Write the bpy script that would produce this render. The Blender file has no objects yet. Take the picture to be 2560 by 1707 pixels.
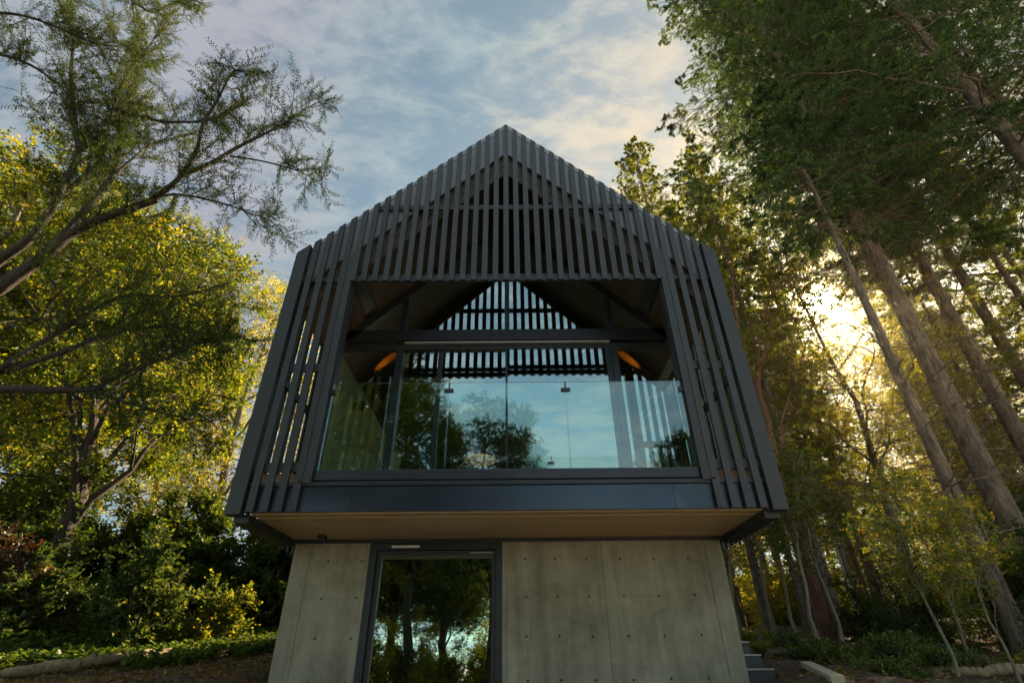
import bpy, bmesh, math, random
import numpy as np
from mathutils import Vector, Matrix

# ------------------------------------------------------------------ camera, sky, sun, exposure
sc = bpy.context.scene
COL = sc.collection
R = math.radians
cam_d = bpy.data.cameras.new('camera'); cam = bpy.data.objects.new('camera', cam_d); COL.objects.link(cam)
cam_d.sensor_width = 36.0; cam_d.lens = 1289.6 * 36 / 2560; cam_d.clip_end = 2000; cam_d.clip_start = 0.05
PITCH, ROLL, YAW = .5611, -.0105, .0056
_f = Vector((math.sin(YAW) * math.cos(PITCH), math.cos(YAW) * math.cos(PITCH), math.sin(PITCH)))
_r = Vector((math.cos(YAW), -math.sin(YAW), 0)); _u = _r.cross(_f)
_R = _r * math.cos(ROLL) + _u * math.sin(ROLL); _U = -_r * math.sin(ROLL) + _u * math.cos(ROLL)
cam.matrix_world = Matrix(((_R.x, _U.x, -_f.x, .038), (_R.y, _U.y, -_f.y, 0), (_R.z, _U.z, -_f.z, 1.5), (0, 0, 0, 1)))
sc.camera = cam
sc.view_settings.view_transform = 'Standard'; sc.view_settings.look = 'None'
sc.view_settings.gamma = 1; sc.view_settings.use_curve_mapping = False
sc.view_settings.exposure = 2.25

SUN = Vector((.5136, .6917, .5076)).normalized()
SUN_EL = math.asin(SUN.z); SUN_AZ = math.atan2(SUN.x, SUN.y)

wd = bpy.data.worlds.new('World'); sc.world = wd; wd.use_nodes = True
def world():
    nt = wd.node_tree; N = nt.nodes; Lk = nt.links; N.clear()
    def n(t, **k):
        o = N.new(t)
        for a, b in k.items(): setattr(o, a, b)
        return o
    def math_(op, a, b=None, clamp=False):
        m = n('ShaderNodeMath', operation=op, use_clamp=clamp)
        for i, v in enumerate((a, b)):
            if v is None: continue
            if isinstance(v, (int, float)): m.inputs[i].default_value = v
            else: Lk.new(v, m.inputs[i])
        return m.outputs[0]
    out = n('ShaderNodeOutputWorld'); bg = n('ShaderNodeBackground'); bg.inputs[1].default_value = .05
    sky = n('ShaderNodeTexSky', sky_type='NISHITA', sun_disc=False)
    sky.sun_elevation = SUN_EL; sky.sun_rotation = SUN_AZ; sky.air_density = 1.1; sky.dust_density = .5; sky.ozone_density = 1.2
    tc = n('ShaderNodeTexCoord')
    sep = n('ShaderNodeSeparateXYZ'); Lk.new(tc.outputs['Generated'], sep.inputs[0])
    zz = math_('ADD', math_('MAXIMUM', sep.outputs[2], 0.02), .12)
    cmb = n('ShaderNodeCombineXYZ')
    Lk.new(math_('DIVIDE', sep.outputs[0], zz), cmb.inputs[0]); Lk.new(math_('DIVIDE', sep.outputs[1], zz), cmb.inputs[1])
    def noise(rot, scl, scale, detail, rough, dist):
        mp = n('ShaderNodeMapping'); mp.inputs['Rotation'].default_value = (0, 0, R(rot)); mp.inputs['Scale'].default_value = scl
        Lk.new(cmb.outputs[0], mp.inputs[0])
        t = n('ShaderNodeTexNoise'); t.inputs['Scale'].default_value = scale; t.inputs['Detail'].default_value = detail
        t.inputs['Roughness'].default_value = rough; t.inputs['Distortion'].default_value = dist
        Lk.new(mp.outputs[0], t.inputs[0]); return t.outputs[0]
    big = noise(20, (1, 1, 1), 1.3, 4, .5, .3)
    mid = noise(-38, (1, 2.0, 1), 6.0, 8, .62, .5)
    fine = noise(-30, (1, 1.7, 1), 22, 6, .6, .3)
    s = math_('ADD', math_('ADD', math_('MULTIPLY', big, .8), math_('MULTIPLY', mid, .85)), math_('MULTIPLY', fine, .35))
    cov = n('ShaderNodeMapRange'); cov.interpolation_type = 'SMOOTHSTEP'; Lk.new(s, cov.inputs[0])
    cov.inputs[1].default_value = .86; cov.inputs[2].default_value = 1.16; cov.inputs[3].default_value = .30; cov.inputs[4].default_value = .92
    dt = n('ShaderNodeVectorMath', operation='DOT_PRODUCT'); Lk.new(tc.outputs['Generated'], dt.inputs[0]); dt.inputs[1].default_value = SUN
    d = math_('MAXIMUM', dt.outputs['Value'], 0)
    # clouds: lavender grey far from the sun, cream near it
    cr = n('ShaderNodeValToRGB'); Lk.new(d, cr.inputs[0]); e = cr.color_ramp.elements
    e[0].position = 0; e[0].color = (.37, .45, .48, 1); e[1].position = 1; e[1].color = (.82, .64, .42, 1)
    x = e.new(.5); x.color = (.42, .42, .47, 1); x = e.new(.74); x.color = (.38, .48, .50, 1); x = e.new(.86); x.color = (.66, .62, .53, 1)
    cl = n('ShaderNodeVectorMath', operation='SCALE'); Lk.new(cr.outputs[0], cl.inputs[0]); cl.inputs['Scale'].default_value = 4.8
    tint = n('ShaderNodeMix', data_type='RGBA', blend_type='MULTIPLY'); tint.inputs[0].default_value = 1; Lk.new(sky.outputs[0], tint.inputs[6]); tint.inputs[7].default_value = (.47, .60, .53, 1)
    mix = n('ShaderNodeMix', data_type='RGBA'); Lk.new(cov.outputs[0], mix.inputs[0]); Lk.new(tint.outputs[2], mix.inputs[6]); Lk.new(cl.outputs[0], mix.inputs[7])
    # the sun's own brightness in the thin cloud: core and aureole
    g = math_('ADD', math_('ADD', math_('MULTIPLY', math_('POWER', d, 7000), 2500), math_('MULTIPLY', math_('POWER', d, 300), 5)), math_('MULTIPLY', math_('POWER', d, 22), 1.4))
    gc = n('ShaderNodeVectorMath', operation='SCALE'); gc.inputs[0].default_value = (1, .68, .28); Lk.new(g, gc.inputs['Scale'])
    ad = n('ShaderNodeVectorMath', operation='ADD'); Lk.new(mix.outputs[2], ad.inputs[0]); Lk.new(gc.outputs[0], ad.inputs[1])
    # sky behind the viewer multiplied up, added fill for the shaded house front
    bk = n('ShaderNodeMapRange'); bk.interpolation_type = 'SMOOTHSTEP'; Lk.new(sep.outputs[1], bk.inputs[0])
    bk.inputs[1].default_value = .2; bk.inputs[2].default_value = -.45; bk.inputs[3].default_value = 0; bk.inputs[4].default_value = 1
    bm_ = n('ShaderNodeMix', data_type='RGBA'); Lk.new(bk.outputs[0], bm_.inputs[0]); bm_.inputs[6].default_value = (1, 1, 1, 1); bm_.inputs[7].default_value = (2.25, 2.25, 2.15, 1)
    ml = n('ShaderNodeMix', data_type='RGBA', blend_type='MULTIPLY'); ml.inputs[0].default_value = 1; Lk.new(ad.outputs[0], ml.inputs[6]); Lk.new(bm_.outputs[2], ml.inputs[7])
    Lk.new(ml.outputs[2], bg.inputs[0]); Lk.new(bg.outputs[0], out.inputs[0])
world()
sun_d = bpy.data.lights.new('sun', 'SUN'); sun_d.energy = 5.0; sun_d.angle = R(.5); sun_d.color = (1, .77, .47)
sun = bpy.data.objects.new('sun', sun_d); COL.objects.link(sun)
sun.rotation_euler = (-SUN).to_track_quat('-Z', 'Y').to_euler(); sun.location = SUN * 60
cy = sc.cycles; cy.max_bounces = 7; cy.diffuse_bounces = 3; cy.glossy_bounces = 4; cy.transmission_bounces = 5
cy.transparent_max_bounces = 12; cy.caustics_reflective = False; cy.caustics_refractive = False; cy.sample_clamp_indirect = 6

# ------------------------------------------------------------------ materials
MATS = {}
class NT:
    def __init__(s, name):
        s.m = bpy.data.materials.new(name); s.m.use_nodes = True; s.t = s.m.node_tree; s.t.nodes.clear()
        s.out = s.n('ShaderNodeOutputMaterial')
    def n(s, t, inp=None, **k):
        o = s.t.nodes.new(t)
        for a, b in k.items(): setattr(o, a, b)
        for a, b in (inp or {}).items(): s.set(o, a, b)
        return o
    def set(s, o, a, b):
        if isinstance(b, bpy.types.NodeSocket): s.t.links.new(b, o.inputs[a])
        else: o.inputs[a].default_value = b
    def coords(s, scale=(1, 1, 1), kind='Object'):
        tc = s.n('ShaderNodeTexCoord'); mp = s.n('ShaderNodeMapping', {'Scale': scale, 0: tc.outputs[kind]}); return mp.outputs[0]
    def noise(s, v, scale, detail=5, rough=.55, dist=0): return s.n('ShaderNodeTexNoise', {0: v, 'Scale': scale, 'Detail': detail, 'Roughness': rough, 'Distortion': dist}).outputs[0]
    def ramp(s, fac, stops):
        r = s.n('ShaderNodeValToRGB', {0: fac}); e = r.color_ramp.elements
        e[0].position, e[0].color = stops[0][0], (*stops[0][1], 1); e[1].position, e[1].color = stops[-1][0], (*stops[-1][1], 1)
        for p, c in stops[1:-1]: x = e.new(p); x.color = (*c, 1)
        return r.outputs[0]
    def math(s, op, a, b=0.0): return s.n('ShaderNodeMath', {0: a, 1: b}, operation=op).outputs[0]
    def mix(s, f, a, b, bt='MIX'):
        o = s.n('ShaderNodeMix', data_type='RGBA', blend_type=bt); s.set(o, 0, f); s.set(o, 6, a if isinstance(a, bpy.types.NodeSocket) else (*a, 1)); s.set(o, 7, b if isinstance(b, bpy.types.NodeSocket) else (*b, 1)); return o.outputs[2]
    def bump(s, hgt, strength=.3, dist=.01): return s.n('ShaderNodeBump', {'Height': hgt, 'Strength': strength, 'Distance': dist}).outputs[0]
    def pbr(s, col, rough=.6, metal=0, bump=None, spec=.5):
        p = s.n('ShaderNodeBsdfPrincipled', {'Roughness': rough, 'Metallic': metal, 'Specular IOR Level': spec})
        s.set(p, 0, col if isinstance(col, bpy.types.NodeSocket) else (*col, 1))
        if bump is not None: s.set(p, 'Normal', bump)
        s.t.links.new(p.outputs[0], s.out.inputs[0]); return s.m
    def island(s): return s.n('ShaderNodeNewGeometry').outputs['Random Per Island']

def m_stain(name, c0, c1, axis=2, rough=.55):
    k = NT(name); sc_ = [26, 26, 26]; sc_[axis] = 1.2; v = k.coords(tuple(sc_))
    g = k.noise(v, 3.0, 6, .6, .4); col = k.ramp(g, [(.3, c0), (.7, c1)])
    col = k.mix(k.math('MULTIPLY', k.island(), .8), col, tuple(c * .6 for c in c0))
    return k.pbr(col, rough, 0, k.bump(g, .25, .004))
def m_boards(name, c0, c1, along, width, gap_axis, rough=.55, gapcol=(.02, .015, .01), gapw=.03):
    """boards running along one axis, a dark joint every `width` metres across gap_axis"""
    k = NT(name); s3 = [14, 14, 14]; s3[along] = .8; v = k.coords(tuple(s3))
    tc = k.n('ShaderNodeTexCoord'); sp = k.n('ShaderNodeSeparateXYZ', {0: tc.outputs['Object']})
    u = k.math('DIVIDE', sp.outputs[gap_axis], width); fr = k.math('FRACT', k.math('ADD', u, 100.0)); idx = k.math('FLOOR', u)
    wn = k.n('ShaderNodeTexWhiteNoise', {'W': idx}, noise_dimensions='1D').outputs[0]
    g = k.noise(v, 2.2, 6, .6, .6); g2 = k.math('ADD', k.math('MULTIPLY', g, .7), k.math('MULTIPLY', wn, .3))
    col = k.ramp(g2, [(.25, c0), (.75, c1)])
    gap = k.math('LESS_THAN', fr, gapw)
    col = k.mix(gap, col, gapcol)
    return k.pbr(col, rough, 0, k.bump(k.math('SUBTRACT', g, k.math('MULTIPLY', gap, 2.0)), .2, .004))
def m_plain(name, col, rough=.5, metal=0, var=.15, scale=6, bump=.0):
    k = NT(name); v = k.coords(); g = k.noise(v, scale, 6)
    c = k.ramp(g, [(.3, tuple(x * (1 - var) for x in col)), (.7, tuple(min(1, x * (1 + var)) for x in col))])
    return k.pbr(c, k.ramp(g, [(.2, (rough * .8,) * 3), (.8, (min(1, rough * 1.2),) * 3)]), metal, k.bump(g, bump, .01) if bump else None)
def m_concrete():
    k = NT('concrete'); v = k.coords(); vs = k.coords((5, 5, .5))
    big = k.noise(v, 1.1, 4, .55, .4); streak = k.noise(vs, 1.3, 6, .6, .3); mid = k.noise(v, 7, 7, .65, .5); fine = k.noise(v, 90, 4, .7)
    f = k.math('ADD', k.math('ADD', k.math('MULTIPLY', big, .42), k.math('MULTIPLY', streak, .34)), k.math('ADD', k.math('MULTIPLY', mid, .22), k.math('MULTIPLY', fine, .14)))
    col = k.ramp(f, [(.40, (.095, .086, .062)), (.53, (.195, .177, .13)), (.69, (.32, .297, .228))])
    vor = k.n('ShaderNodeTexVoronoi', {0: v, 'Scale': 17, 'Randomness': 1}).outputs[0]
    pits = k.math('LESS_THAN', vor, .085)
    sel = k.math('GREATER_THAN', k.noise(v, 5, 2), .56)
    pit = k.math('MULTIPLY', pits, sel)
    col = k.mix(k.math('MULTIPLY', pit, .7), col, (.07, .068, .056))
    return k.pbr(col, .8, 0, k.bump(k.math('SUBTRACT', k.math('ADD', k.math('MULTIPLY', mid, .5), k.math('MULTIPLY', fine, .5)), pit), .35, .006))
def m_glass(name, refl, tint, rough=0.0):
    k = NT(name)
    tr = k.n('ShaderNodeBsdfTransparent', {0: (*tint, 1)}); gl = k.n('ShaderNodeBsdfGlossy', {0: (.84, .95, 1, 1), 'Roughness': rough})
    lw = k.n('ShaderNodeLayerWeight', {0: .12})
    f = k.n('ShaderNodeMapRange', {0: lw.outputs['Fresnel'], 1: 0.0, 2: 1.0, 3: refl, 4: 1.0}).outputs[0]
    mx = k.n('ShaderNodeMixShader', {0: f, 1: tr.outputs[0], 2: gl.outputs[0]}); k.t.links.new(mx.outputs[0], k.out.inputs[0]); return k.m
def m_leaf(name, stops, trans=.45, gloss=.12, clump=.9):
    k = NT(name); ob = k.n('ShaderNodeObjectInfo').outputs['Random']
    v = k.coords((1, 1, 1)); cl = k.noise(v, clump, 3)
    f = k.math('ADD', k.math('MULTIPLY', k.island(), .62), k.math('MULTIPLY', k.math('SUBTRACT', cl, .25), .76))
    col = k.ramp(f, stops)
    col = k.mix(.25, col, k.ramp(ob, [(0, (.9, .9, .75)), (1, (1.1, 1.0, 1.05))]), 'MULTIPLY')
    df = k.n('ShaderNodeBsdfDiffuse', {0: col}); tcol = k.mix(1.0, col, (1.75, 1.5, .45), 'MULTIPLY')
    tl = k.n('ShaderNodeBsdfTranslucent', {0: tcol}); gl = k.n('ShaderNodeBsdfGlossy', {0: (1, 1, 1, 1), 'Roughness': .6})
    a = k.n('ShaderNodeMixShader', {0: trans, 1: df.outputs[0], 2: tl.outputs[0]})
    lw = k.n('ShaderNodeLayerWeight', {0: .25}); fg = k.math('MULTIPLY', lw.outputs['Fresnel'], gloss)
    b = k.n('ShaderNodeMixShader', {0: fg, 1: a.outputs[0], 2: gl.outputs[0]})
    k.t.links.new(b.outputs[0], k.out.inputs[0]); return k.m
def m_bark(name, c0, c1, scale=1.0, rough=.9):
    k = NT(name); v = k.coords((9 * scale, 9 * scale, 1.6 * scale)); g = k.noise(v, 1.8, 8, .72, 1.2); p = k.noise(k.coords((5, 5, 3)), 1.2, 5)
    f = k.math('ADD', k.math('MULTIPLY', g, .75), k.math('MULTIPLY', p, .25))
    return k.pbr(k.ramp(f, [(.38, c0), (.62, c1)]), rough, 0, k.bump(g, 1.0, .06))
def m_soil():
    k = NT('soil'); v = k.coords(); a = k.noise(v, .7, 4); b = k.noise(v, 9, 8, .7); c = k.noise(v, 60, 5, .7)
    f = k.math('ADD', k.math('ADD', k.math('MULTIPLY', a, .3), k.math('MULTIPLY', b, .4)), k.math('MULTIPLY', c, .3))
    col = k.ramp(f, [(.34, (.018, .012, .007)), (.5, (.055, .036, .02)), (.66, (.12, .08, .045))])
    sp = k.n('ShaderNodeSeparateXYZ', {0: k.n('ShaderNodeTexCoord').outputs['Object']})
    ed = k.math('ADD', sp.outputs[1], k.math('MULTIPLY', k.math('SUBTRACT', a, .5), 3.0))
    yard = k.n('ShaderNodeMapRange', {0: ed, 1: 5.0, 2: 4.6, 3: 0.0, 4: 1.0}).outputs[0]
    col = k.mix(yard, col, k.ramp(c, [(.3, (.36, .33, .27)), (.7, (.58, .54, .45))]))  # unseen pale ground by the viewer, added to bounce light onto the soffit
    return k.pbr(col, .95, 0, k.bump(k.math('ADD', b, k.math('MULTIPLY', c, .5)), .8, .05))

M = MATS
M['stain'] = m_stain('charcoal_wood', (.011, .013, .017), (.032, .035, .043))
M['stainy'] = m_stain('charcoal_wood_level', (.013, .015, .019), (.030, .033, .040), 0)
M['black'] = m_plain('black_steel', (.014, .015, .019), .42, 0, .2)
M['frame'] = m_plain('dark_aluminium', (.022, .025, .034), .35, .3, .12)
M['fascia'] = m_plain('dark_sheet_metal', (.05, .062, .085), .30, .85, .12, 1.2)
M['barge'] = m_plain('grey_sheet_metal', (.20, .205, .225), .5, .4, .08, 2)
M['roof'] = m_plain('standing_seam_metal', (.05, .052, .058), .4, .6)
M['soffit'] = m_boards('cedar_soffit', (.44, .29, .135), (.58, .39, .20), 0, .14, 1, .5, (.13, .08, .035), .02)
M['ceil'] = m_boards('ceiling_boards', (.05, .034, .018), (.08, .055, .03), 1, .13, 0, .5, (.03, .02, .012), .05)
M['cedar'] = m_boards('raw_cedar', (.34, .19, .10), (.5, .29, .17), 0, .5, 1)
M['concrete'] = m_concrete()
M['hole'] = m_plain('tie_hole_shadow', (.05, .048, .042), .9)
M['glass'] = m_glass('window_glass', .22, (.86, .93, .88))
M['rail'] = m_glass('railing_glass', .095, (.86, .94, .90))
M['dglass'] = m_glass('door_glass', .40, (.62, .80, .70))
M['plaster'] = m_plain('pale_plaster', (.74, .76, .64), .8, 0, .04)
M['intdark'] = m_plain('dark_interior', (.06, .05, .04), .7)
M['floor'] = m_boards('oak_floor', (.2, .13, .07), (.3, .2, .12), 1, .15, 0)
M['cream'] = m_plain('cream_fabric', (.72, .62, .42), .85, 0, .06, 30)
M['rattan'] = m_plain('woven_rattan', (.95, .44, .05), .6, 0, .35, 60, .5)
M['white'] = m_plain('white_plastic', (.6, .62, .58), .4)
M['stone'] = m_plain('dark_stone', (.05, .05, .052), .75, 0, .3, 9, .4)
M['stonecap'] = m_plain('pale_stone', (.3, .3, .29), .75, 0, .2, 9, .3)
M['soil'] = m_soil()
M['logwood'] = m_bark('weathered_log', (.12, .085, .05), (.42, .32, .2), .7)
M['plank'] = m_stain('weathered_plank', (.28, .23, .16), (.42, .36, .26), 0, .8)
M['bark_dark'] = m_bark('dark_bark', (.012, .009, .007), (.06, .042, .03))
M['bark_fir'] = m_bark('fir_bark', (.035, .024, .018), (.23, .165, .125), .8)
M['bark_red'] = m_bark('red_bark', (.09, .035, .018), (.24, .11, .06), .5)
M['bark_pale'] = m_bark('pale_bark', (.16, .13, .09), (.36, .30, .22), 1.4)
M['pole'] = m_stain('pole_wood', (.11, .10, .07), (.2, .18, .12), 2, .8)
M['pipe'] = m_plain('grey_conduit', (.35, .36, .36), .4, .4)
M['lf_near'] = m_leaf('needle_leaf_green', [(.1, (.018, .040, .010)), (.5, (.038, .070, .014)), (.85, (.075, .10, .018)), (.97, (.15, .08, .012))], .3, .02)
M['lf_yellow'] = m_leaf('yellow_green_leaf', [(.15, (.022, .055, .010)), (.48, (.078, .12, .015)), (.76, (.19, .195, .02)), (.98, (.40, .23, .02))], .52, .03)
M['lf_gold'] = m_leaf('golden_leaf', [(.1, (.09, .13, .018)), (.5, (.20, .225, .03)), (.95, (.40, .33, .04))], .6, .03)
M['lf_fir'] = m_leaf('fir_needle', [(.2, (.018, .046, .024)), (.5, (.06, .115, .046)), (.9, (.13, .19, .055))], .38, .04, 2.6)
M['lf_firlit'] = m_leaf('lit_fir_needle', [(.1, (.04, .08, .020)), (.5, (.11, .155, .028)), (.9, (.26, .25, .036))], .55, .03, 1.8)  # lit copy of the fir needle: sunlight put into a paler, yellower colour
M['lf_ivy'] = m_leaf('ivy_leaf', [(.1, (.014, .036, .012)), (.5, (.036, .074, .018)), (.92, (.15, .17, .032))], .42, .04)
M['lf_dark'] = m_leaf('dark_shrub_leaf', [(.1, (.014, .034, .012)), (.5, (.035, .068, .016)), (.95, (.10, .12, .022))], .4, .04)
M['lf_orange'] = m_leaf('autumn_leaf', [(.1, (.025, .055, .012)), (.5, (.07, .11, .016)), (.78, (.16, .14, .015)), (.97, (.40, .16, .012))], .5, .03)
M['lf_red'] = m_leaf('red_leaf', [(.1, (.03, .012, .008)), (.5, (.055, .022, .012)), (.95, (.09, .06, .015))], .4)
M['lf_grass'] = m_leaf('grass_blade', [(.1, (.05, .075, .015)), (.5, (.11, .14, .025)), (.95, (.2, .2, .05))], .5)
M['lf_litter'] = m_leaf('fallen_leaf', [(.1, (.05, .03, .012)), (.5, (.13, .075, .025)), (.95, (.28, .17, .04))], .2)
M['lf_fig'] = m_leaf('fig_leaf', [(.1, (.03, .05, .02)), (.5, (.05, .09, .035)), (.95, (.08, .12, .05))], .3, .5)

# ------------------------------------------------------------------ object helpers
def tag(o, label=None, cat=None, group=None, kind=None):
    if label: o['label'] = label
    if cat: o['category'] = cat
    if group: o['group'] = group
    if kind: o['kind'] = kind
    return o
def thing(name, label, cat, loc=(0, 0, 0), group=None):
    o = bpy.data.objects.new(name, None); COL.objects.link(o); o.location = loc; o.empty_display_size = .2
    return tag(o, label, cat, group)
def link(name, me, mat, parent=None, local=False):
    if mat is not None: me.materials.append(M[mat] if isinstance(mat, str) else mat)
    o = bpy.data.objects.new(name, me); COL.objects.link(o)
    if parent is not None:
        o.parent = parent
        if not local: o.matrix_parent_inverse = Matrix.Translation(-world_loc(parent))
    return o
def world_loc(o):
    v = Vector((0, 0, 0))
    while o is not None:
        v += o.location
        if o.parent is not None: v += o.matrix_parent_inverse.translation
        o = o.parent
    return v
class MB:
    """collects boxes, prisms and tubes into one mesh (world coordinates)"""
    def __init__(s): s.v = []; s.f = []
    def add(s, vs, fs):
        b = len(s.v); s.v += [tuple(map(float, p)) for p in vs]; s.f += [tuple(i + b for i in q) for q in fs]; return s
    def box(s, x0, x1, y0, y1, z0, z1):
        return s.add([(x0, y0, z0), (x1, y0, z0), (x1, y1, z0), (x0, y1, z0), (x0, y0, z1), (x1, y0, z1), (x1, y1, z1), (x0, y1, z1)],
                     [(3, 2, 1, 0), (4, 5, 6, 7), (0, 1, 5, 4), (1, 2, 6, 5), (2, 3, 7, 6), (3, 0, 4, 7)])
    def ext(s, poly, y0, y1):
        """polygon in x,z (counter-clockwise seen from -y) extruded from y0 to y1"""
        n = len(poly); vs = [(x, y0, z) for x, z in poly] + [(x, y1, z) for x, z in poly]
        return s.add(vs, [tuple(range(n)), tuple(range(2 * n - 1, n - 1, -1))] + [(i, n + i, n + (i + 1) % n, (i + 1) % n) for i in range(n)])
    def cyl(s, p0, p1, r0, r1=None, n=12):
        r1 = r0 if r1 is None else r1; a = Vector(p0); b = Vector(p1); d = (b - a).normalized()
        u = d.orthogonal().normalized(); w = d.cross(u); vs = []
        for c, r in ((a, r0), (b, r1)):
            for i in range(n): t = 2 * math.pi * i / n; vs.append(c + (u * math.cos(t) + w * math.sin(t)) * r)
        return s.add(vs, [tuple(range(n - 1, -1, -1)), tuple(range(n, 2 * n))] + [(i, (i + 1) % n, n + (i + 1) % n, n + i) for i in range(n)])
    def lathe(s, c, prof, n=24):
        vs = []; fs = []
        for r, z in prof:
            for i in range(n): t = 2 * math.pi * i / n; vs.append((c[0] + r * math.cos(t), c[1] + r * math.sin(t), c[2] + z))
        for k in range(len(prof) - 1):
            for i in range(n): fs.append((k * n + i, k * n + (i + 1) % n, (k + 1) * n + (i + 1) % n, (k + 1) * n + i))
        return s.add(vs, fs)
    def mesh(s, name):
        me = bpy.data.meshes.new(name); me.from_pydata(s.v, [], s.f); me.validate(); me.update(); return me
    def build(s, name, mat, parent=None, bevel=0, smooth=False):
        me = s.mesh(name)
        if smooth: me.polygons.foreach_set('use_smooth', [True] * len(me.polygons))
        o = link(name, me, mat, parent)
        if bevel: b = o.modifiers.new('bevel', 'BEVEL'); b.width = bevel; b.segments = 2; b.limit_method = 'ANGLE'
        return o
def np_mesh(name, V, F, smooth=False):
    """V (n,3), F (m,4)"""
    me = bpy.data.meshes.new(name); V = np.asarray(V, np.float32); F = np.asarray(F, np.int32)
    me.vertices.add(len(V)); me.vertices.foreach_set('co', V.ravel())
    me.loops.add(F.size); me.loops.foreach_set('vertex_index', F.ravel())
    me.polygons.add(len(F)); me.polygons.foreach_set('loop_start', np.arange(0, F.size, 4, dtype=np.int32))
    if smooth: me.polygons.foreach_set('use_smooth', np.ones(len(F), bool))
    me.update(calc_edges=True); return me
def unit(a): return a / np.maximum(np.linalg.norm(a, axis=-1, keepdims=True), 1e-9)
class VF:
    def __init__(s): s.V = []; s.F = []; s.n = 0
    def add(s, V, F):
        s.V.append(np.asarray(V, np.float32)); s.F.append(np.asarray(F, np.int64) + s.n); s.n += len(V); return s
    def tube(s, P, r, k=8):
        P = np.asarray(P, float); r = np.asarray(r, float); T = np.gradient(P, axis=0); T = unit(T)
        ref = np.array([.31, .83, .46]); U = unit(np.cross(T, ref)); W = np.cross(T, U); a = np.arange(k) * 2 * np.pi / k
        V = P[:, None] + r[:, None, None] * (np.cos(a)[None, :, None] * U[:, None] + np.sin(a)[None, :, None] * W[:, None])
        n = len(P); i = np.arange(n - 1)[:, None] * k; j = np.arange(k)[None]; j2 = (j + 1) % k
        return s.add(V.reshape(-1, 3), np.stack([i + j, i + j2, i + k + j2, i + k + j], -1).reshape(-1, 4))
    def sticks(s, A, B, ra, rb, k=3):
        A = np.asarray(A, float); B = np.asarray(B, float); n = len(A)
        if n == 0: return s
        ra = np.broadcast_to(ra, (n,)); rb = np.broadcast_to(rb, (n,))
        T = unit(B - A); U = unit(np.cross(T, np.array([.31, .83, .46]))); W = np.cross(T, U); a = np.arange(k) * 2 * np.pi / k
        ring = np.cos(a)[None, :, None] * U[:, None] + np.sin(a)[None, :, None] * W[:, None]
        V = np.concatenate([A[:, None] + ring * ra[:, None, None], B[:, None] + ring * rb[:, None, None]], 1)
        i = np.arange(n)[:, None] * 2 * k; j = np.arange(k)[None]; j2 = (j + 1) % k
        return s.add(V.reshape(-1, 3), np.stack([i + j, i + j2, i + k + j2, i + k + j], -1).reshape(-1, 4))
    def leaves(s, P, D, N, L, W):
        n = len(P)
        if n == 0: return s
        L = np.broadcast_to(L, (n,))[:, None]; W = np.broadcast_to(W, (n,))[:, None]; D = unit(D); S = unit(np.cross(D, N)); N2 = np.cross(S, D)
        V = np.stack([P, P + D * L * .42 + S * W * .5 + N2 * W * .12, P + D * L, P + D * L * .42 - S * W * .5 + N2 * W * .12], 1)
        return s.add(V.reshape(-1, 3), np.arange(n * 4).reshape(-1, 4))
    def mesh(s, name, smooth=False): return np_mesh(name, np.concatenate(s.V), np.concatenate(s.F), smooth)
    def build(s, name, mat, parent=None, smooth=False, local=False): return link(name, s.mesh(name, smooth), mat, parent, local)
def copy_tree(o, loc, rz, scale, label):
    """a copy of a thing, its parts and their sub-parts"""
    c = o.copy(); COL.objects.link(c); c.location = loc; c.rotation_euler = (0, 0, rz); c.scale = scale; c['label'] = label
    for ch in o.children:
        d = ch.copy(); COL.objects.link(d); d.parent = c
        for g in ch.children: e = g.copy(); COL.objects.link(e); e.parent = d
    return c

# ------------------------------------------------------------------ ground
def S(a, b, x):
    t = np.clip((x - a) / (b - a), 0, 1); return t * t * (3 - 2 * t)
def H(x, y):
    x = np.asarray(x, float); y = np.asarray(y, float)
    z = 1.42 * S(1.5, 6.5, y) * (1 - .35 * S(2.95, 2.4, abs(x)) * S(8.5, 6.8, y))
    z = z + .11 * np.clip(y - 7, 0, 9) + .9 * S(5.5, 11, -x) * S(3, 9, y) - .3 * S(5, 8, x) * S(13, 7, y)
    z = z - .02 * np.clip(y - 40, 0, 400) - .24 * np.exp(-((x - 2.95) / .32) ** 2 - ((y - 7.0) / .55) ** 2)
    far = np.clip((np.hypot(x, y) - 7) / 20, 0, 1)
    return z + .025 * np.sin(2.1 * x + 1.3 * y) * np.sin(1.7 * y - .6 * x) + far * .25 * np.sin(.31 * x) * np.sin(.27 * y + 1)
def ground():
    g = np.concatenate([-np.geomspace(400, 16, 26), np.linspace(-15, 15, 151), np.geomspace(16, 400, 26)])
    X, Y = np.meshgrid(g, g + 4, indexing='ij'); rng = np.random.default_rng(1)
    near = (np.hypot(X, Y) < 20); Z = H(X, Y) + near * rng.normal(0, .012, X.shape)
    n = len(g); i = np.arange(n - 1); a = (i[:, None] * n + i[None]).ravel()
    o = link('ground', np_mesh('ground', np.stack([X, Y, Z], -1).reshape(-1, 3), np.stack([a, a + n, a + n + 1, a + 1], -1), True), 'soil')
    tag(o, kind='structure')
ground()

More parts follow.
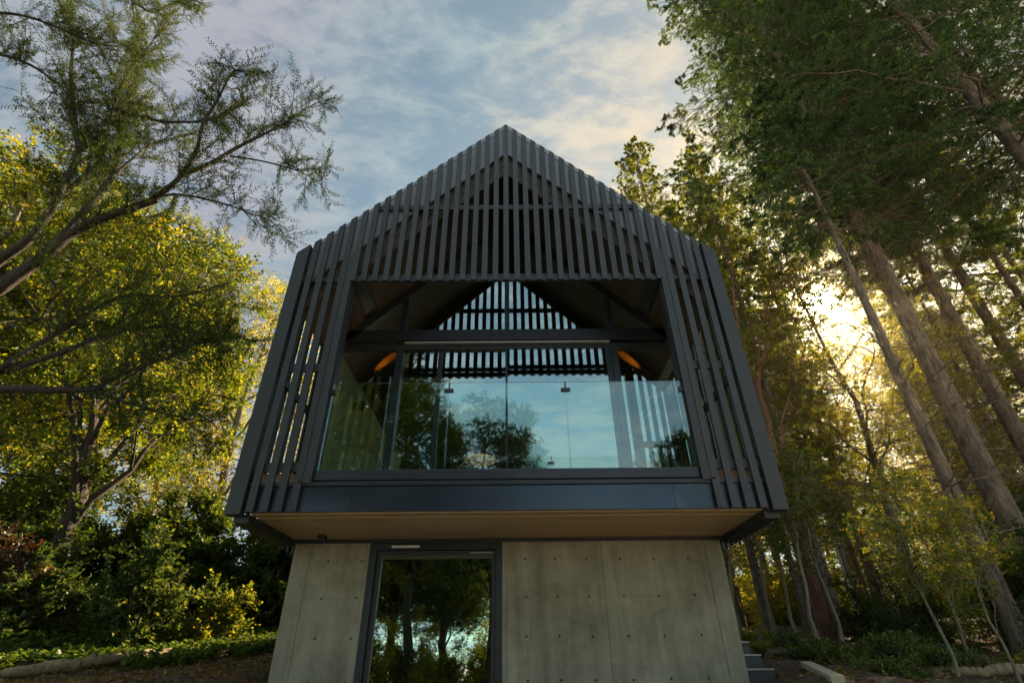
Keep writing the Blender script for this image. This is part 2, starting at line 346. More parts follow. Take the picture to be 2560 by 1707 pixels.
# ------------------------------------------------------------------ the cabin
APEX, SL = 9.343, .982                      # roof line z = APEX - SL*|x| at the slatted front (y = 5.5)
G, K, BACK = 6.874, 6.92, 11.0              # glazing plane, concrete face, back of the house
def roofz(x): return APEX - SL * abs(x)
def ceilz(x): return 8.47 - .98 * abs(x)
cabin = thing('cabin', 'black slatted gabled cabin jutting over a concrete base, with a glass balcony', 'cabin', (0, 8.5, 1.3))
def wall_holes(m, a, b, y0, y1, z0, z1, s):
    if s < 0: m.box(a, b, y0, y1, z0, z1); return
    m.box(a, b, y0, 7.2, z0, z1); m.box(a, b, 10.8, y1, z0, z1); m.box(a, b, 7.2, 10.8, z0, 3.35); m.box(a, b, 7.2, 10.8, 5.6, z1)
def house():
    P = cabin
    # front screen of vertical battens with its rails
    m = MB()
    for k in range(-18, 19):
        x = .15 * k; a, b = x - .038, x + .038; z0 = 5.96 if abs(k) <= 14 else 2.885
        if abs(k) == 15: z0 = 2.885
        if k == 0: m.ext([(a, z0), (b, z0), (b, roofz(b)), (0, roofz(0) + .005), (a, roofz(a))], 5.5, 5.535)
        else: m.ext([(a, z0), (b, z0), (b, roofz(b) + .008), (a, roofz(a) + .008)], 5.5, 5.535)
    m.build('batten_screen', 'stain', P)
    spans = [(-2.10, 2.10, 5.968, 6.052), (-1.93, 1.93, 7.344, 7.432)]
    for s in (-1, 1):
        for z0, z1 in ((5.968, 6.052), (4.571, 4.681), (3.322, 3.425)): spans.append((*sorted((s * 2.215, s * 2.784)), z0, z1))
    for a, b, z0, z1 in spans: m = MB(); m.box(a, b, 5.537, 5.572, z0, z1); m.build('screen_rail', 'stainy', P)
    m = MB(); m.box(-2.10, 2.10, 5.58, 5.63, 6.055, 6.12); m.build('opening_head', 'black', P)
    for s in (-1, 1):
        m = MB(); a, b = sorted((s * 2.118, s * 2.212)); m.box(a, b, 5.508, 5.56, 3.208, 6.50)
        m.build('jamb_board', 'stain', P)
        m = MB(); a, b = sorted((s * 2.104, s * 2.16)); m.box(a, b, 5.565, 5.70, 3.21, 5.93); m.build('jamb_post', 'black', P)
        m = MB(); pl = [(s * 2.785, 2.86), (s * 2.947, 2.86), (s * 2.947, roofz(2.947) + .004), (s * 2.785, roofz(2.785) + .004)]
        m.ext(pl if s > 0 else pl[::-1], 5.488, 5.60); m.build('corner_board', 'stain', P)
        # barge boards behind the battens, roof slopes
        m = MB(); pl = [(0, roofz(0) - .66), (s * 2.784, roofz(2.784) - .66), (s * 2.784, roofz(2.784) + .070), (0, roofz(0) + .108)]
        m.ext(pl if s > 0 else pl[::-1], 5.577, 5.62); 
        bo = m.build('barge_board', 'barge', P)
        m = MB(); pl = [(0, roofz(0) - .03), (s * 2.784, roofz(2.784) - .03), (s * 2.784, roofz(2.784) - .012), (0, roofz(0) - .012)]
        m.ext(pl if s > 0 else pl[::-1], 5.572, 5.5765); m.build('drip_shadow_strip', 'black', bo)  # black strip standing in for the shadow line under the drip edge
        m = MB(); pl = [(0, roofz(0) - .11), (s * 2.94, roofz(2.94) - .11), (s * 2.94, roofz(2.94) + .055), (0, roofz(0) + .09)]
        m.ext(pl if s > 0 else pl[::-1], 5.624, BACK + .3); m.build('roof', 'roof', P)
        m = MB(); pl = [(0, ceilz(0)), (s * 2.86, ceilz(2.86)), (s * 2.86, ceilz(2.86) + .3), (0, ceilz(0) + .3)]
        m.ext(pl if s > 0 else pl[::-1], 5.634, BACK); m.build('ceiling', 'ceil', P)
        m = MB(); pl = [(s * 2.10, ceilz(2.10) - .035), (s * 2.245, ceilz(2.245) - .035), (s * 2.245, ceilz(2.245) - .002), (s * 2.10, ceilz(2.10) - .002)]
        m.ext(pl if s > 0 else pl[::-1], 5.66, G - .06); m.build('purlin', 'frame', P)
        m = MB(); pl = [(0, ceilz(0) - .22), (s * 2.80, ceilz(2.80) - .22), (s * 2.80, ceilz(2.80) - .003), (0, ceilz(0) - .003)]
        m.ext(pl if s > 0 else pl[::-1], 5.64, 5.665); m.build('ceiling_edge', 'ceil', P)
        # side screen: battens along the flank, rails, and the wall behind it from the glazing back
        m = MB(); y = 5.72
        while y < BACK:
            a, b = sorted((s * 2.895, s * 2.92)); m.box(a, b, y, y + .062, 2.80, 3.25 if s > 0 and 7.15 < y < 10.8 else 6.36); y += .165
        m.build('side_battens', 'stain', P)
        for z in (3.33, 4.58, 6.0): m = MB(); a, b = sorted((s * 2.855, s * 2.893)); m.box(a, b, 5.62, G, z, z + .10); m.build('side_rail', 'black', P)
        m = MB(); a, b = sorted((s * 2.73, s * 2.89)); m.box(a, b, 5.61, G + .04, 2.80, 2.886); m.build('edge_beam', 'black', P)
        m = MB(); a, b = sorted((s * 2.73, s * 2.88)); wall_holes(m, a, b, G + .05, BACK, 2.89, 6.2, s); m.build('side_wall', 'black', P)
        m = MB(); a, b = sorted((s * 2.70, s * 2.727)); wall_holes(m, a, b, G + .06, BACK, 3.26, 5.95, s); m.build('interior_wall', 'plaster', P)
        if s > 0: m = MB(); m.box(2.74, 2.75, 7.2, 10.8, 3.35, 5.6); m.build('window_pane', 'rail', P)
        m = MB(); a, b = sorted((s * 2.20, s * 2.80)); m.box(a, b, 5.60, 5.64, 3.213, 3.262); m.box(a, b, 5.605, 5.64, 3.266, 3.314); m.build('cedar_edge', 'cedar', P)
        # the floor edge trim in front of the battens' foot
        m = MB(); a, b = sorted((s * 2.125, s * 2.25)); m.box(a, b, 5.50, 5.555, 3.19, 3.2065); m.build('jamb_foot', 'cedar', P)
    # floor edge: kerb under the glass, lip and sheet-metal fascia in three lengths
    m = MB(); m.box(-2.10, 2.10, 5.535, 5.60, 3.222, 3.335); m.build('balcony_kerb', 'frame', P, .006)
    m = MB(); m.box(-2.78, 2.78, 5.53, 5.60, 3.160, 3.205); m.build('edge_flashing', 'frame', P, .004)
    xs = [-2.78, -1.665, 1.79, 2.78]
    for i in range(3):
        m = MB(); nx = 40; x0, x1 = xs[i] + .002, xs[i + 1] - .002
        v = []; f = []
        for j in range(nx + 1):
            t = j / nx; x = x0 + (x1 - x0) * t
            for q in range(7):
                w = q / 6; y = 5.553 - .004 * math.sin(x * 2.3) * math.sin(math.pi * w)
                dnt = math.exp(-((x - 1.76) / .09) ** 2 - ((w - .12) / .35) ** 2); y -= .018 * dnt
                v.append((x, y, 2.893 + (3.156 - 2.893) * w))
        for j in range(nx):
            for q in range(6): a = j * 7 + q; f.append((a, a + 7, a + 8, a + 1))
        n0 = len(v); m.add(v, f); m.box(x0, x1, 5.563, 5.60, 2.893, 3.156)
        o = m.build('fascia_sheet', 'fascia', P, smooth=False)
        o.data.polygons.foreach_set('use_smooth', [k < nx * 6 for k in range(len(o.data.polygons))])
    # soffit and balcony floor
    m = MB(); m.box(-2.722, 2.722, 5.605, 5.735, 2.885, 2.95); m.box(-2.722, 2.722, 5.80, G + .04, 2.885, 2.95); m.build('soffit', 'soffit', P)
    m = MB(); m.box(-2.722, 2.722, 5.737, 5.798, 2.905, 2.94); m.build('soffit_vent', 'frame', P)
    m = MB(); m.box(-2.722, 2.722, 5.605, BACK, 2.955, 3.25); m.build('upper_floor', 'floor', P)
    m = MB(); m.box(-2.33, -2.24, 6.60, 6.70, 2.835, 2.884); m.build('soffit_lamp', 'black', P, .004)
    m = MB(); m.box(-2.73, 2.73, K - .012, K + .03, 2.838, 2.884); m.build('steel_ledge', 'black', P)
    # glass railing: three panes, clips
    for a, b in ((-2.085, -.70), (-.688, .70), (.712, 2.10)):
        m = MB(); m.box(a, b, 5.560, 5.572, 3.337, 4.414); g = m.build('railing_pane', 'rail', P)
    for x in (-.694, .706):
        m = MB(); m.box(x - .055, x + .055, 5.545, 5.557, 4.285, 4.325); m.box(x - .055, x + .055, 5.575, 5.587, 4.285, 4.325); m.cyl((x, 5.575, 4.305), (x, 5.60, 4.305), .012); m.box(x - .012, x + .012, 5.575, 5.59, 4.325, 4.42); m.build('glass_clip', 'black', P)
    for x in (-2.095, 2.11):
        m = MB(); m.box(x - .045, x + .045, 5.543, 5.557, 4.27, 4.33); m.box(x - .045, x + .045, 5.574, 5.60, 4.27, 4.33); m.build('glass_clip', 'frame', P)
    # glazed wall
    m = MB(); m.box(-2.72, 2.72, G - .03, G + .12, 5.835, 6.034); tb = m.build('transom_beam', 'frame', P, .004)
    for x in (-1.62, -.62, -.11, .11, .62, 1.62):
        for z in (5.90, 5.97): m = MB(); m.cyl((x, G - .036, z), (x, G - .028, z), .014, n=8); m.build('beam_bolt', 'frame', tb)
    m = MB(); m.box(-1.60, 1.60, G - .045, G + .02, 5.775, 5.80); m.build('door_track', 'pipe', P)
    m = MB(); m.box(-2.72, 2.72, G + .0, G + .10, 5.69, 5.775); m.box(-2.72, 2.72, G, G + .10, 3.25, 3.32); m.build('glazing_rail', 'black', P)
    for s in (-1, 1):
        m = MB(); pl = [(0, ceilz(0) - .19), (s * 2.72, ceilz(2.72) - .19), (s * 2.72, ceilz(2.72) - .003), (0, ceilz(0) - .003)]
        m.ext(pl if s > 0 else pl[::-1], G - .03, G + .09); m.build('rake_beam', 'black', P)
        m = MB(); a, b = sorted((s * 1.61, s * 1.71)); m.box(a, b, G - .03, G + .09, 3.32, 5.69); m.build('glazing_post', 'frame', P)
        m = MB(); a, b = sorted((s * 1.62, s * 1.70)); m.box(a, b, G - .025, G + .08, 6.034, ceilz(1.66) - .19); m.build('gable_mullion', 'frame', P)
        m = MB(); a, b = sorted((s * 2.60, s * 2.72)); m.box(a, b, G - .02, G + .09, 3.32, 5.69); m.build('glazing_jamb', 'black', P)
    m = MB(); m.box(-.038, .033, G - .025, G + .08, 6.034, ceilz(0) - .19); m.build('gable_mullion', 'frame', P)
    for a, b, y in ((-1.07, -1.0, G + .035), (-.026, .004, G - .01), (1.53, 1.605, G - .01)):
        m = MB(); m.box(a, b, y, y + .045, 3.32, 5.69); m.build('door_stile', 'frame', P)
    for a, b, y in ((-2.60, -1.71, G + .03), (-1.61, -.03, G + .055), (.004, 1.53, G + .012), (1.71, 2.60, G + .03)):
        m = MB(); m.box(a, b, y, y + .012, 3.32, 5.69); m.build('window_pane', 'glass', P)
    for a, b in ((-2.55, -1.70), (-1.62, -.038), (.033, 1.62), (1.70, 2.55)):
        m = MB(); t = lambda x: ceilz(x) - .19
        m.ext([(a, 6.034), (b, 6.034), (b, max(6.035, t(b))), (a, max(6.035, t(a)))], G + .02, G + .032); m.build('gable_pane', 'glass', P)
    # back wall with an unseen window, added to let daylight into the room
    m = MB(); Y0, Y1 = BACK, BACK + .2
    m.box(-2.86, -2.4, Y0, Y1, 2.9, 5.9); m.box(2.4, 2.86, Y0, Y1, 2.9, 5.9); m.box(-2.4, 2.4, Y0, Y1, 2.9, 3.3); m.box(-2.4, 2.4, Y0, Y1, 5.05, 5.9)
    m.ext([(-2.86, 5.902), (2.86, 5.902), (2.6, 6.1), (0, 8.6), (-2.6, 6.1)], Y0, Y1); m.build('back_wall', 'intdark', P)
    m = MB(); m.box(-2.4, 2.4, BACK + .08, BACK + .09, 3.3, 5.05); m.build('window_pane', 'rail', P)
    # concrete base with form joints, tie holes; boolean-cut, then frozen into the mesh
    m = MB(); Z0 = -.3
    m.box(-2.70, -1.746, K, K + .30, Z0, 2.838); m.box(-.072, 2.70, K, K + .30, Z0, 2.838)
    m.box(-2.70, -2.40, K + .30, BACK, Z0, 2.838); m.box(2.40, 2.70, K + .30, BACK, Z0, 2.838); m.box(-2.399, 2.399, BACK - .3, BACK - .002, Z0, 2.838)
    wall = m.build('concrete_wall', 'concrete', P)
    c = MB(); rr = random.Random(5)
    for z in (2.627, 2.207, 1.786, 1.36, .94, .52):
        for x in (-2.25, -1.832, .212, .592, .974, 1.399, 1.825, 2.255):
            c.cyl((x + rr.uniform(-.006, .006), K - .01, z + rr.uniform(-.005, .005)), (x, K + .04, z), .015, .010, 10)
    for x in (-2.485, -.02, 1.174, 2.487): c.box(x - .004, x + .004, K - .01, K + .006, Z0 - .1, 2.9)
    for z in (2.207, 1.0): 
        for a, b in ((-2.8, -1.70), (-.2, 2.8)): c.box(a, b, K - .01, K + .005, z - .004, z + .004)
    cut = c.build('cutter', None)
    bm = wall.modifiers.new('cut', 'BOOLEAN'); bm.operation = 'DIFFERENCE'; bm.object = cut; bm.solver = 'EXACT'; bm.use_self = True
    dg = bpy.context.evaluated_depsgraph_get(); me = bpy.data.meshes.new_from_object(wall.evaluated_get(dg))
    wall.modifiers.clear(); wall.data = me; bpy.data.objects.remove(cut)
    # entrance door
    m = MB(); m.box(-1.746, -1.66, K - .004, K + .26, Z0, 2.836); m.box(-.152, -.073, K - .004, K + .26, Z0, 2.836); m.box(-1.66, -.152, K - .004, K + .26, 2.752, 2.836)
    fr = m.build('door_frame', 'frame', P, .004)
    m = MB(); m.box(-1.657, -1.59, K + .04, K + .10, 0, 2.749); m.box(-.20, -.155, K + .04, K + .10, 0, 2.749); m.box(-1.59, -.20, K + .04, K + .10, 2.70, 2.749); m.box(-1.59, -.20, K + .04, K + .10, 0, .12)
    d = m.build('door', 'black', P, .003)
    m = MB(); m.box(-1.59, -.20, K + .065, K + .08, .12, 2.70); m.build('door_pane', 'dglass', d)
    m = MB(); m.box(-1.47, -1.12, K - .03, K - .006, 2.775, 2.802); m.build('door_closer', 'white', fr, .004)
    m = MB(); m.box(-.49, -.18, K + .02, K + .038, 2.712, 2.722); m.build('door_contact', 'pipe', d)
    # lower room
    m = MB(); m.box(-2.39, 2.39, K + .31, BACK - .31, -.05, 0.0); m.build('lower_floor', 'floor', P)
    m = MB(); m.box(-1.9, 2.39, 9.9, 10.0, 0.001, 2.83); m.build('partition', 'plaster', P)
    # uplights on the side walls of the upper room (lit in the photograph)
    for s in (-1, 1):
        x = s * 2.60; m = MB(); m.box(min(x, s * 2.698), max(x, s * 2.698), 8.22, 8.30, 5.3, 5.42); m.cyl((x - s * .03, 8.26, 5.3), (x - s * .03, 8.26, 5.46), .05, .055)
        w = m.build('wall_lamp', 'black', P)
        L = bpy.data.lights.new('uplight', 'SPOT'); L.energy = 75; L.color = (1, .30, .03); L.spot_size = R(17); L.spot_blend = .5; L.shadow_soft_size = .03
        o = bpy.data.objects.new('uplight', L); COL.objects.link(o); o.location = (x - s * .03, 8.26, 5.50); 
        o.rotation_euler = Vector((-s * .42, -.02, 1)).to_track_quat('-Z', 'Y').to_euler()
house()

# things on the balcony and in the room
def furnishings():
    for x, y, lab, ang in ((-2.0, 7.75, 'cream ribbed barrel chair at the left end behind the balcony glass', .3), (2.02, 7.75, 'cream ribbed barrel chair at the right end behind the balcony glass', -.3)):
        t = thing('barrel_chair', lab, 'chair', (x, y, 3.25), 'cream barrel chairs in the upper room')
        m = MB(); n = 30; v = []; f = []
        for i in range(n + 1):
            a = -math.pi * .22 + i / n * math.pi * 1.44 + math.pi + ang + math.pi / 2
            rr = .30 + .006 * math.cos(i * math.pi); top = .90 + .18 * math.sin(i / n * math.pi)
            for r_, z_ in ((rr, .12), (rr + .03, top), (rr - .03, top), (rr - .06, .12)): v.append((x + r_ * math.cos(a), y + r_ * math.sin(a), 3.25 + z_))
        for i in range(n):
            for q in range(4): f.append((i * 4 + q, i * 4 + (q + 1) % 4, i * 4 + 4 + (q + 1) % 4, i * 4 + 4 + q))
        m.add(v, f + [(0, 1, 2, 3), (n * 4 + 3, n * 4 + 2, n * 4 + 1, n * 4)]); m.build('backrest', 'cream', t)
        m = MB(); m.lathe((x, y, 3.25), [(0, .30), (.23, .30), (.25, .33), (.25, .42), (.22, .45), (0, .455)], 20); m.build('seat', 'cream', t)
        for i in range(3):
            a = i * 2.1 + ang; m = MB(); m.cyl((x + .2 * math.cos(a), y + .2 * math.sin(a), 3.252), (x + .17 * math.cos(a), y + .17 * math.sin(a), 3.55), .015, .02, 8); m.build('leg', 'black', t)
    # woven bowl on a small table
    t = thing('side_table', 'small dark round table hidden behind the balcony kerb under the woven bowl', 'table', (-.34, 6.3, 3.25))
    m = MB(); m.lathe((-.34, 6.3, 3.25), [(0, .307), (.12, .307), (.12, .327), (0, .327)], 20); m.build('table_top', 'black', t)
    m = MB(); m.cyl((-.34, 6.3, 3.25), (-.34, 6.3, 3.557), .03, .02); m.lathe((-.34, 6.3, 3.25), [(0, .001), (.12, .001), (.11, .02), (0, .022)], 16); m.build('pedestal', 'black', t)
    m = MB(); c = (-.34, 6.3, 3.5785); m.lathe(c, [(0, .0), (.07, .0), (.075, .03), (.13, .055), (.18, .09), (.198, .112), (.2, .12), (.185, .135), (.14, .155), (.08, .168), (.03, .16), (0, .158)], 36)
    o = m.build('woven_bowl', 'rattan', None, smooth=True); tag(o, 'orange woven wide bowl low behind the middle of the balcony glass', 'bowl')
    # fiddle-leaf fig behind the glazing
    rng = np.random.default_rng(8); t = thing('fig_plant', 'large leaved fig plant behind the left glazing post', 'plant', (-1.5, 7.75, 3.25))
    m = MB(); m.lathe((-1.5, 7.75, 3.25), [(0, .002), (.17, .002), (.2, .4), (.18, .4), (.17, .36), (0, .36)], 20); m.build('pot', 'stone', t)
    f = VF(); f.tube([(-1.5, 7.75, 3.6), (-1.47, 7.76, 4.4), (-1.52, 7.72, 5.2), (-1.5, 7.75, 6.0)], [.022, .02, .016, .01]); f.build('stem', 'bark_dark', t)
    n = 46; z = rng.uniform(4.9, 6.2, n); a = rng.uniform(0, 6.28, n); r0 = rng.uniform(.03, .3, n)
    P = np.stack([-1.5 + r0 * np.cos(a), 7.75 + .7 * r0 * np.sin(a), z], 1); D = np.stack([np.cos(a), np.sin(a), rng.uniform(-.5, .6, n)], 1)
    v = VF(); D = unit(D); Nn = unit(np.stack([-.4 * np.cos(a), -.4 * np.sin(a) - .3, np.ones(n)], 1)); Sd = unit(np.cross(D, Nn)); L = rng.uniform(.22, .36, n)[:, None]
    prof = [(0, .02), (.2, .2), (.4, .24), (.65, .36), (.85, .3), (1, .02)]; rows = []
    for q, w in prof: c = P + D * L * q - np.array([0, 0, 1.]) * (q * q * .08); rows += [c + Sd * L * w, c - Sd * L * w]
    V = np.stack(rows, 1); k = len(rows); F = []
    for i in range(n):
        for q in range(len(prof) - 1): b = i * k + 2 * q; F.append((b, b + 1, b + 3, b + 2))
    v.add(V.reshape(-1, 3), F); v.build('foliage', 'lf_fig', t)
    m = MB(); m.box(-1.36, -.80, 8.5, 8.95, .002, 1.75)
    for z in (.45, .9, 1.35): m.box(-1.34, -.82, 8.488, 8.4995, z - .42, z - .02)
    o = m.build('dark_cabinet', 'black', None, .006); tag(o, 'black cabinet standing inside behind the entrance door glass', 'cabinet')
furnishings()

# ------------------------------------------------------------------ plants: builders
def rand_unit(rng, n): return unit(rng.normal(size=(n, 3)))
def bezier(p0, p1, p2, n):
    t = np.linspace(0, 1, n)[:, None]; return (1 - t) ** 2 * p0 + 2 * t * (1 - t) * p1 + t * t * p2
def twig_leaves(v, rng, A, B, per, L, W, up=.4, spread=1.0, flat=None, start=.1):
    """leaves in two ranks along every twig A->B"""
    n = len(A)
    if n == 0: return
    D = unit(B - A); t = np.tile(np.linspace(start, 1, per), n) + rng.uniform(-.03, .03, n * per); idx = np.repeat(np.arange(n), per)
    side = np.tile(np.where(np.arange(per) % 2 == 0, 1., -1.), n)
    Nn = rng.normal(size=(n, 3)) * .5 + np.array([0, 0, 1.]) if flat is None else flat
    Sd = unit(np.cross(D, Nn)); N2 = np.cross(Sd, D)
    P = A[idx] + (B - A)[idx] * t[:, None]
    d = D[idx] * rng.uniform(.35, .9, n * per)[:, None] + Sd[idx] * (side * spread)[:, None] + N2[idx] * rng.normal(0, up, n * per)[:, None]
    v.leaves(P, d, N2[idx] + rng.normal(0, .45, (n * per, 3)), L * rng.uniform(.65, 1.2, n * per), W * rng.uniform(.7, 1.2, n * per))
def broadleaf(rng, height, r0, lean=(0, 0), crown=(.35, .5), nclus=60, crad=.8, tw=26, twl=.5, per=7, L=.09, W=.045, bottom=.25, nlimb=9, shape=1.0, droop=0., trunkpts=None, spread=1.0):
    """returns (wood VF, leaf VF), base at the origin.  crown = (radius, half height) as a share of height"""
    wood, leaf = VF(), VF(); k = 9; t = np.linspace(0, 1, k)
    if trunkpts is None:
        wob = np.cumsum(rng.normal(0, .012 * height, (k, 2)), 0); wob -= wob[0]
        T = np.stack([lean[0] * t ** 1.3 + wob[:, 0], lean[1] * t ** 1.3 + wob[:, 1], t * height * .92], 1)
    else: T = np.asarray(trunkpts, float); k = len(T); t = np.linspace(0, 1, k)
    wood.tube(T, r0 * (1.25 - 1.1 * t) * (1 + .5 * np.exp(-t * 14)) + .004, 9)
    at = lambda q: np.array([np.interp(q, t, T[:, i]) for i in range(3)])
    cr, ch = crown[0] * height, crown[1] * height; cz = height - ch * .95; top = at(1.0); cc = np.array([at(.75)[0], at(.75)[1], cz])
    u = rand_unit(rng, nclus) * (rng.uniform(.25, 1, nclus) ** (1 / 2.2))[:, None]
    u[:, 2] = np.clip(u[:, 2], -bottom * 4, 1)
    fac = 1 - np.clip(u[:, 2], 0, 1) * (shape - 1) * .0
    C = cc + u * np.array([cr, cr, ch]) * fac[:, None]; C += rng.normal(0, .06 * cr, C.shape)
    zs = np.linspace(.28, .97, nlimb); tips = []
    for i, q in enumerate(zs):
        a = i * 2.4 + rng.uniform(-.4, .4); p0 = at(q); tgt = cc + np.array([math.cos(a) * cr * .62, math.sin(a) * cr * .62, (q - .55) * ch * 1.5])
        c = bezier(p0, (p0 + tgt) / 2 + np.array([0, 0, .12 * height * (1 - droop)]) * rng.uniform(.2, 1), tgt, 7); c[1:-1] += rng.normal(0, .02 * cr, (5, 3))
        wood.tube(c, np.linspace(r0 * (.5 - .3 * q), r0 * .08 + .004, 7), 6); tips.append(c)
    pts = np.concatenate(tips + [np.array([at(q) for q in np.linspace(.3, 1, 10)])])
    d = np.linalg.norm(C[:, None] - pts[None], axis=2) + .35 * np.maximum(0, pts[None, :, 2] - C[:, None, 2]); j = d.argmin(1)
    A0, B0 = [], []
    for i in range(nclus):
        c = bezier(pts[j[i]], (pts[j[i]] + C[i]) / 2 + np.array([0, 0, .08 * np.linalg.norm(C[i] - pts[j[i]])]) + rng.normal(0, .05 * cr, 3), C[i], 5)
        wood.tube(c, np.linspace(r0 * .13 + .006, .006, 5), 4)
    n = nclus * tw; ci = np.repeat(np.arange(nclus), tw); off = rng.normal(size=(n, 3)) * np.array([1, 1, .6]) * crad * rng.uniform(.3, 1, (n, 1)) * .55
    A = C[ci] + off * .6; Dd = unit(unit(off) * .8 + rng.normal(0, .45, (n, 3)) + np.array([0, 0, .15 - droop])); B = A + Dd * twl * rng.uniform(.5, 1.25, (n, 1))
    wood.sticks(A, B, .0055, .002, 3)
    sel = rng.random(n) < .3; wood.sticks(C[ci][sel], A[sel], .007, .005, 3)
    twig_leaves(leaf, rng, A, B, per, L, W, spread=spread)
    return wood, leaf
def conifer(rng, height, r0, base, Lmax, nb, tw=22, sub=4, per=12, L=.06, W=.014, dead=14, droop=.25, sway=.01, profile=.85, deadfrom=.12, deadlen=2.2):
    wood, leaf = VF(), VF(); k = 12; t = np.linspace(0, 1, k); wob = np.cumsum(rng.normal(0, sway * height / k, (k, 2)), 0); wob -= wob[0]
    T = np.stack([wob[:, 0], wob[:, 1], t * height], 1); tf = np.linspace(0, 1, 90); Tf = np.stack([np.interp(tf, t, T[:, i]) for i in range(3)], 1); wood.tube(Tf, r0 * (1 - .93 * tf) * (1 + .45 * np.exp(-tf * 40)), 22)
    Vt = wood.V[-1].reshape(90, 22, 3); ang = np.arange(22) * 2 * np.pi / 22; rid = sum(rng.uniform(.4, 1) * np.sin(kk * ang[None] + rng.uniform(0, 6) + 2.2 * np.sin(tf[:, None] * rng.uniform(8, 30) + rng.uniform(0, 6))) for kk in (5, 7, 9, 10))
    Vt += (Vt - Tf[:, None]) * (.028 * rid + rng.normal(0, .018, (90, 22)))[..., None]
    for _ in range(46):
        q = rng.uniform(.03, base + .15); p0 = np.array([np.interp(q, t, T[:, i]) for i in range(3)]); a_ = rng.uniform(0, 6.28); rr = r0 * (1 - .93 * q); d_ = np.array([math.cos(a_), math.sin(a_), rng.uniform(-.2, .5)])
        wood.tube([p0 + d_ * rr * .8, p0 + d_ * (rr + rng.uniform(.03, .22))], [rng.uniform(.015, .03), .008], 6)
    at = lambda q: np.array([np.interp(q, t, T[:, i]) for i in range(3)])
    AA, BB, SA, SB = [], [], [], []
    for i in range(nb):
        q = base + (1 - base) * ((i + rng.uniform(0, .8)) / nb) ** .95; p0 = at(min(q, .995)); a = i * 2.399 + rng.uniform(-.5, .5)
        s = (1 - q) / (1 - base); Lb = max(.25, Lmax * (s ** profile) * rng.uniform(.6, 1.12) * (1 if s < .9 else rng.uniform(.5, .9)))
        h = np.array([math.cos(a), math.sin(a), 0]); rise = .35 * (1 - s) + .12
        p1 = p0 + h * Lb * .5 + np.array([0, 0, rise * Lb * .5]); p2 = p0 + h * Lb + np.array([0, 0, Lb * (rise * .5 - droop * s)])
        c = bezier(p0, p1, p2, 8); c[1:] += rng.normal(0, .025 * Lb, (7, 3)); rb = r0 * .16 * (.3 + .7 * s) + .006
        wood.tube(c, np.linspace(rb, .005, 8), 5)
        nt = max(6, int(tw * (.35 + .65 * Lb / Lmax))); tt = np.linspace(.14, 1, nt) + rng.uniform(-.03, .03, nt); tt = np.clip(tt, 0, 1)
        A = np.stack([np.interp(tt, np.linspace(0, 1, 8), c[:, m]) for m in range(3)], 1); bd = unit(p2 - p0)
        side = np.cross(bd, [0, 0, 1.]); side /= np.linalg.norm(side) + 1e-9; sg = np.where(np.arange(nt) % 2 == 0, 1., -1.)
        Dd = bd[None] * rng.uniform(.5, 1., (nt, 1)) + side[None] * (sg * rng.uniform(.5, 1., nt))[:, None] + np.array([0, 0, -.18]) + rng.normal(0, .16, (nt, 3))
        ln = np.clip((1.08 - tt) * Lb * .5, .14, 1.1) * rng.uniform(.6, 1.15, nt); B = A + unit(Dd) * ln[:, None]; AA.append(A); BB.append(B)
    A = np.concatenate(AA); B = np.concatenate(BB); wood.sticks(A, B, .0055, .002, 3); n = len(A)
    m = n * sub; idx = np.repeat(np.arange(n), sub); tt = rng.uniform(.2, 1, m)[:, None]; ln = np.linalg.norm(B - A, axis=1)[idx]
    P = A[idx] + (B - A)[idx] * tt; D1 = unit(B - A)[idx]; sd = unit(np.cross(D1, np.array([0, 0, 1.]) + rng.normal(0, .3, (m, 3)))); sg = np.where(rng.random(m) < .5, 1., -1.)
    Q = P + unit(D1 * .8 + sd * sg[:, None] * .7 + np.array([0, 0, -.28]) + rng.normal(0, .2, (m, 3))) * (np.clip(ln * .45, .10, .38) * rng.uniform(.7, 1.2, m))[:, None]
    wood.sticks(P, Q, .0025, .001, 3)
    P2 = np.concatenate([P, A + (B - A) * .35]); Q2 = np.concatenate([Q, B]); n2 = len(P2); ii = np.repeat(np.arange(n2), per); tq = np.tile(np.linspace(.05, 1, per), n2)
    D2 = unit(Q2 - P2)[ii]; rr = rng.normal(size=(n2 * per, 3)); rr -= (rr * D2).sum(1, keepdims=True) * D2; rr = unit(rr)
    leaf.leaves(P2[ii] + (Q2 - P2)[ii] * tq[:, None], D2 * .75 + rr * .75, rng.normal(size=(n2 * per, 3)), L * rng.uniform(.7, 1.25, n2 * per), W)
    for i in range(dead):
        q = rng.uniform(deadfrom, base + .1); p0 = at(q); a = rng.uniform(0, 6.28); ln = deadlen * rng.uniform(.35, 1.1); d = np.array([math.cos(a), math.sin(a), rng.uniform(-.25, .2)])
        c = bezier(p0, p0 + d * ln * .5 + [0, 0, .1], p0 + d * ln + [0, 0, -.22 * ln * rng.uniform(0, 1)], 6); c[1:] += rng.normal(0, .03 * ln, (5, 3)); wood.tube(c, np.linspace(.018, .004, 6), 4)
        nq = 7; s = rng.uniform(.2, 1, nq); X = np.stack([np.interp(s, np.linspace(0, 1, 6), c[:, m]) for m in range(3)], 1)
        wood.sticks(X, X + unit(d + rng.normal(0, .7, (nq, 3))) * rng.uniform(.15, .5, (nq, 1)) * ln * .5, .005, .002, 3)
    return wood, leaf
def plant(name, label, cat, loc, wl, bark, leafmat, group=None, wood_name='trunk', leaf_name='crown', smooth=True, rz=0):
    t = thing(name, label, cat, loc, group); t.rotation_euler = (0, 0, rz)
    wl[0].build(wood_name, bark, t, smooth, True); wl[1].build(leaf_name, leafmat, t, False, True)
    return t
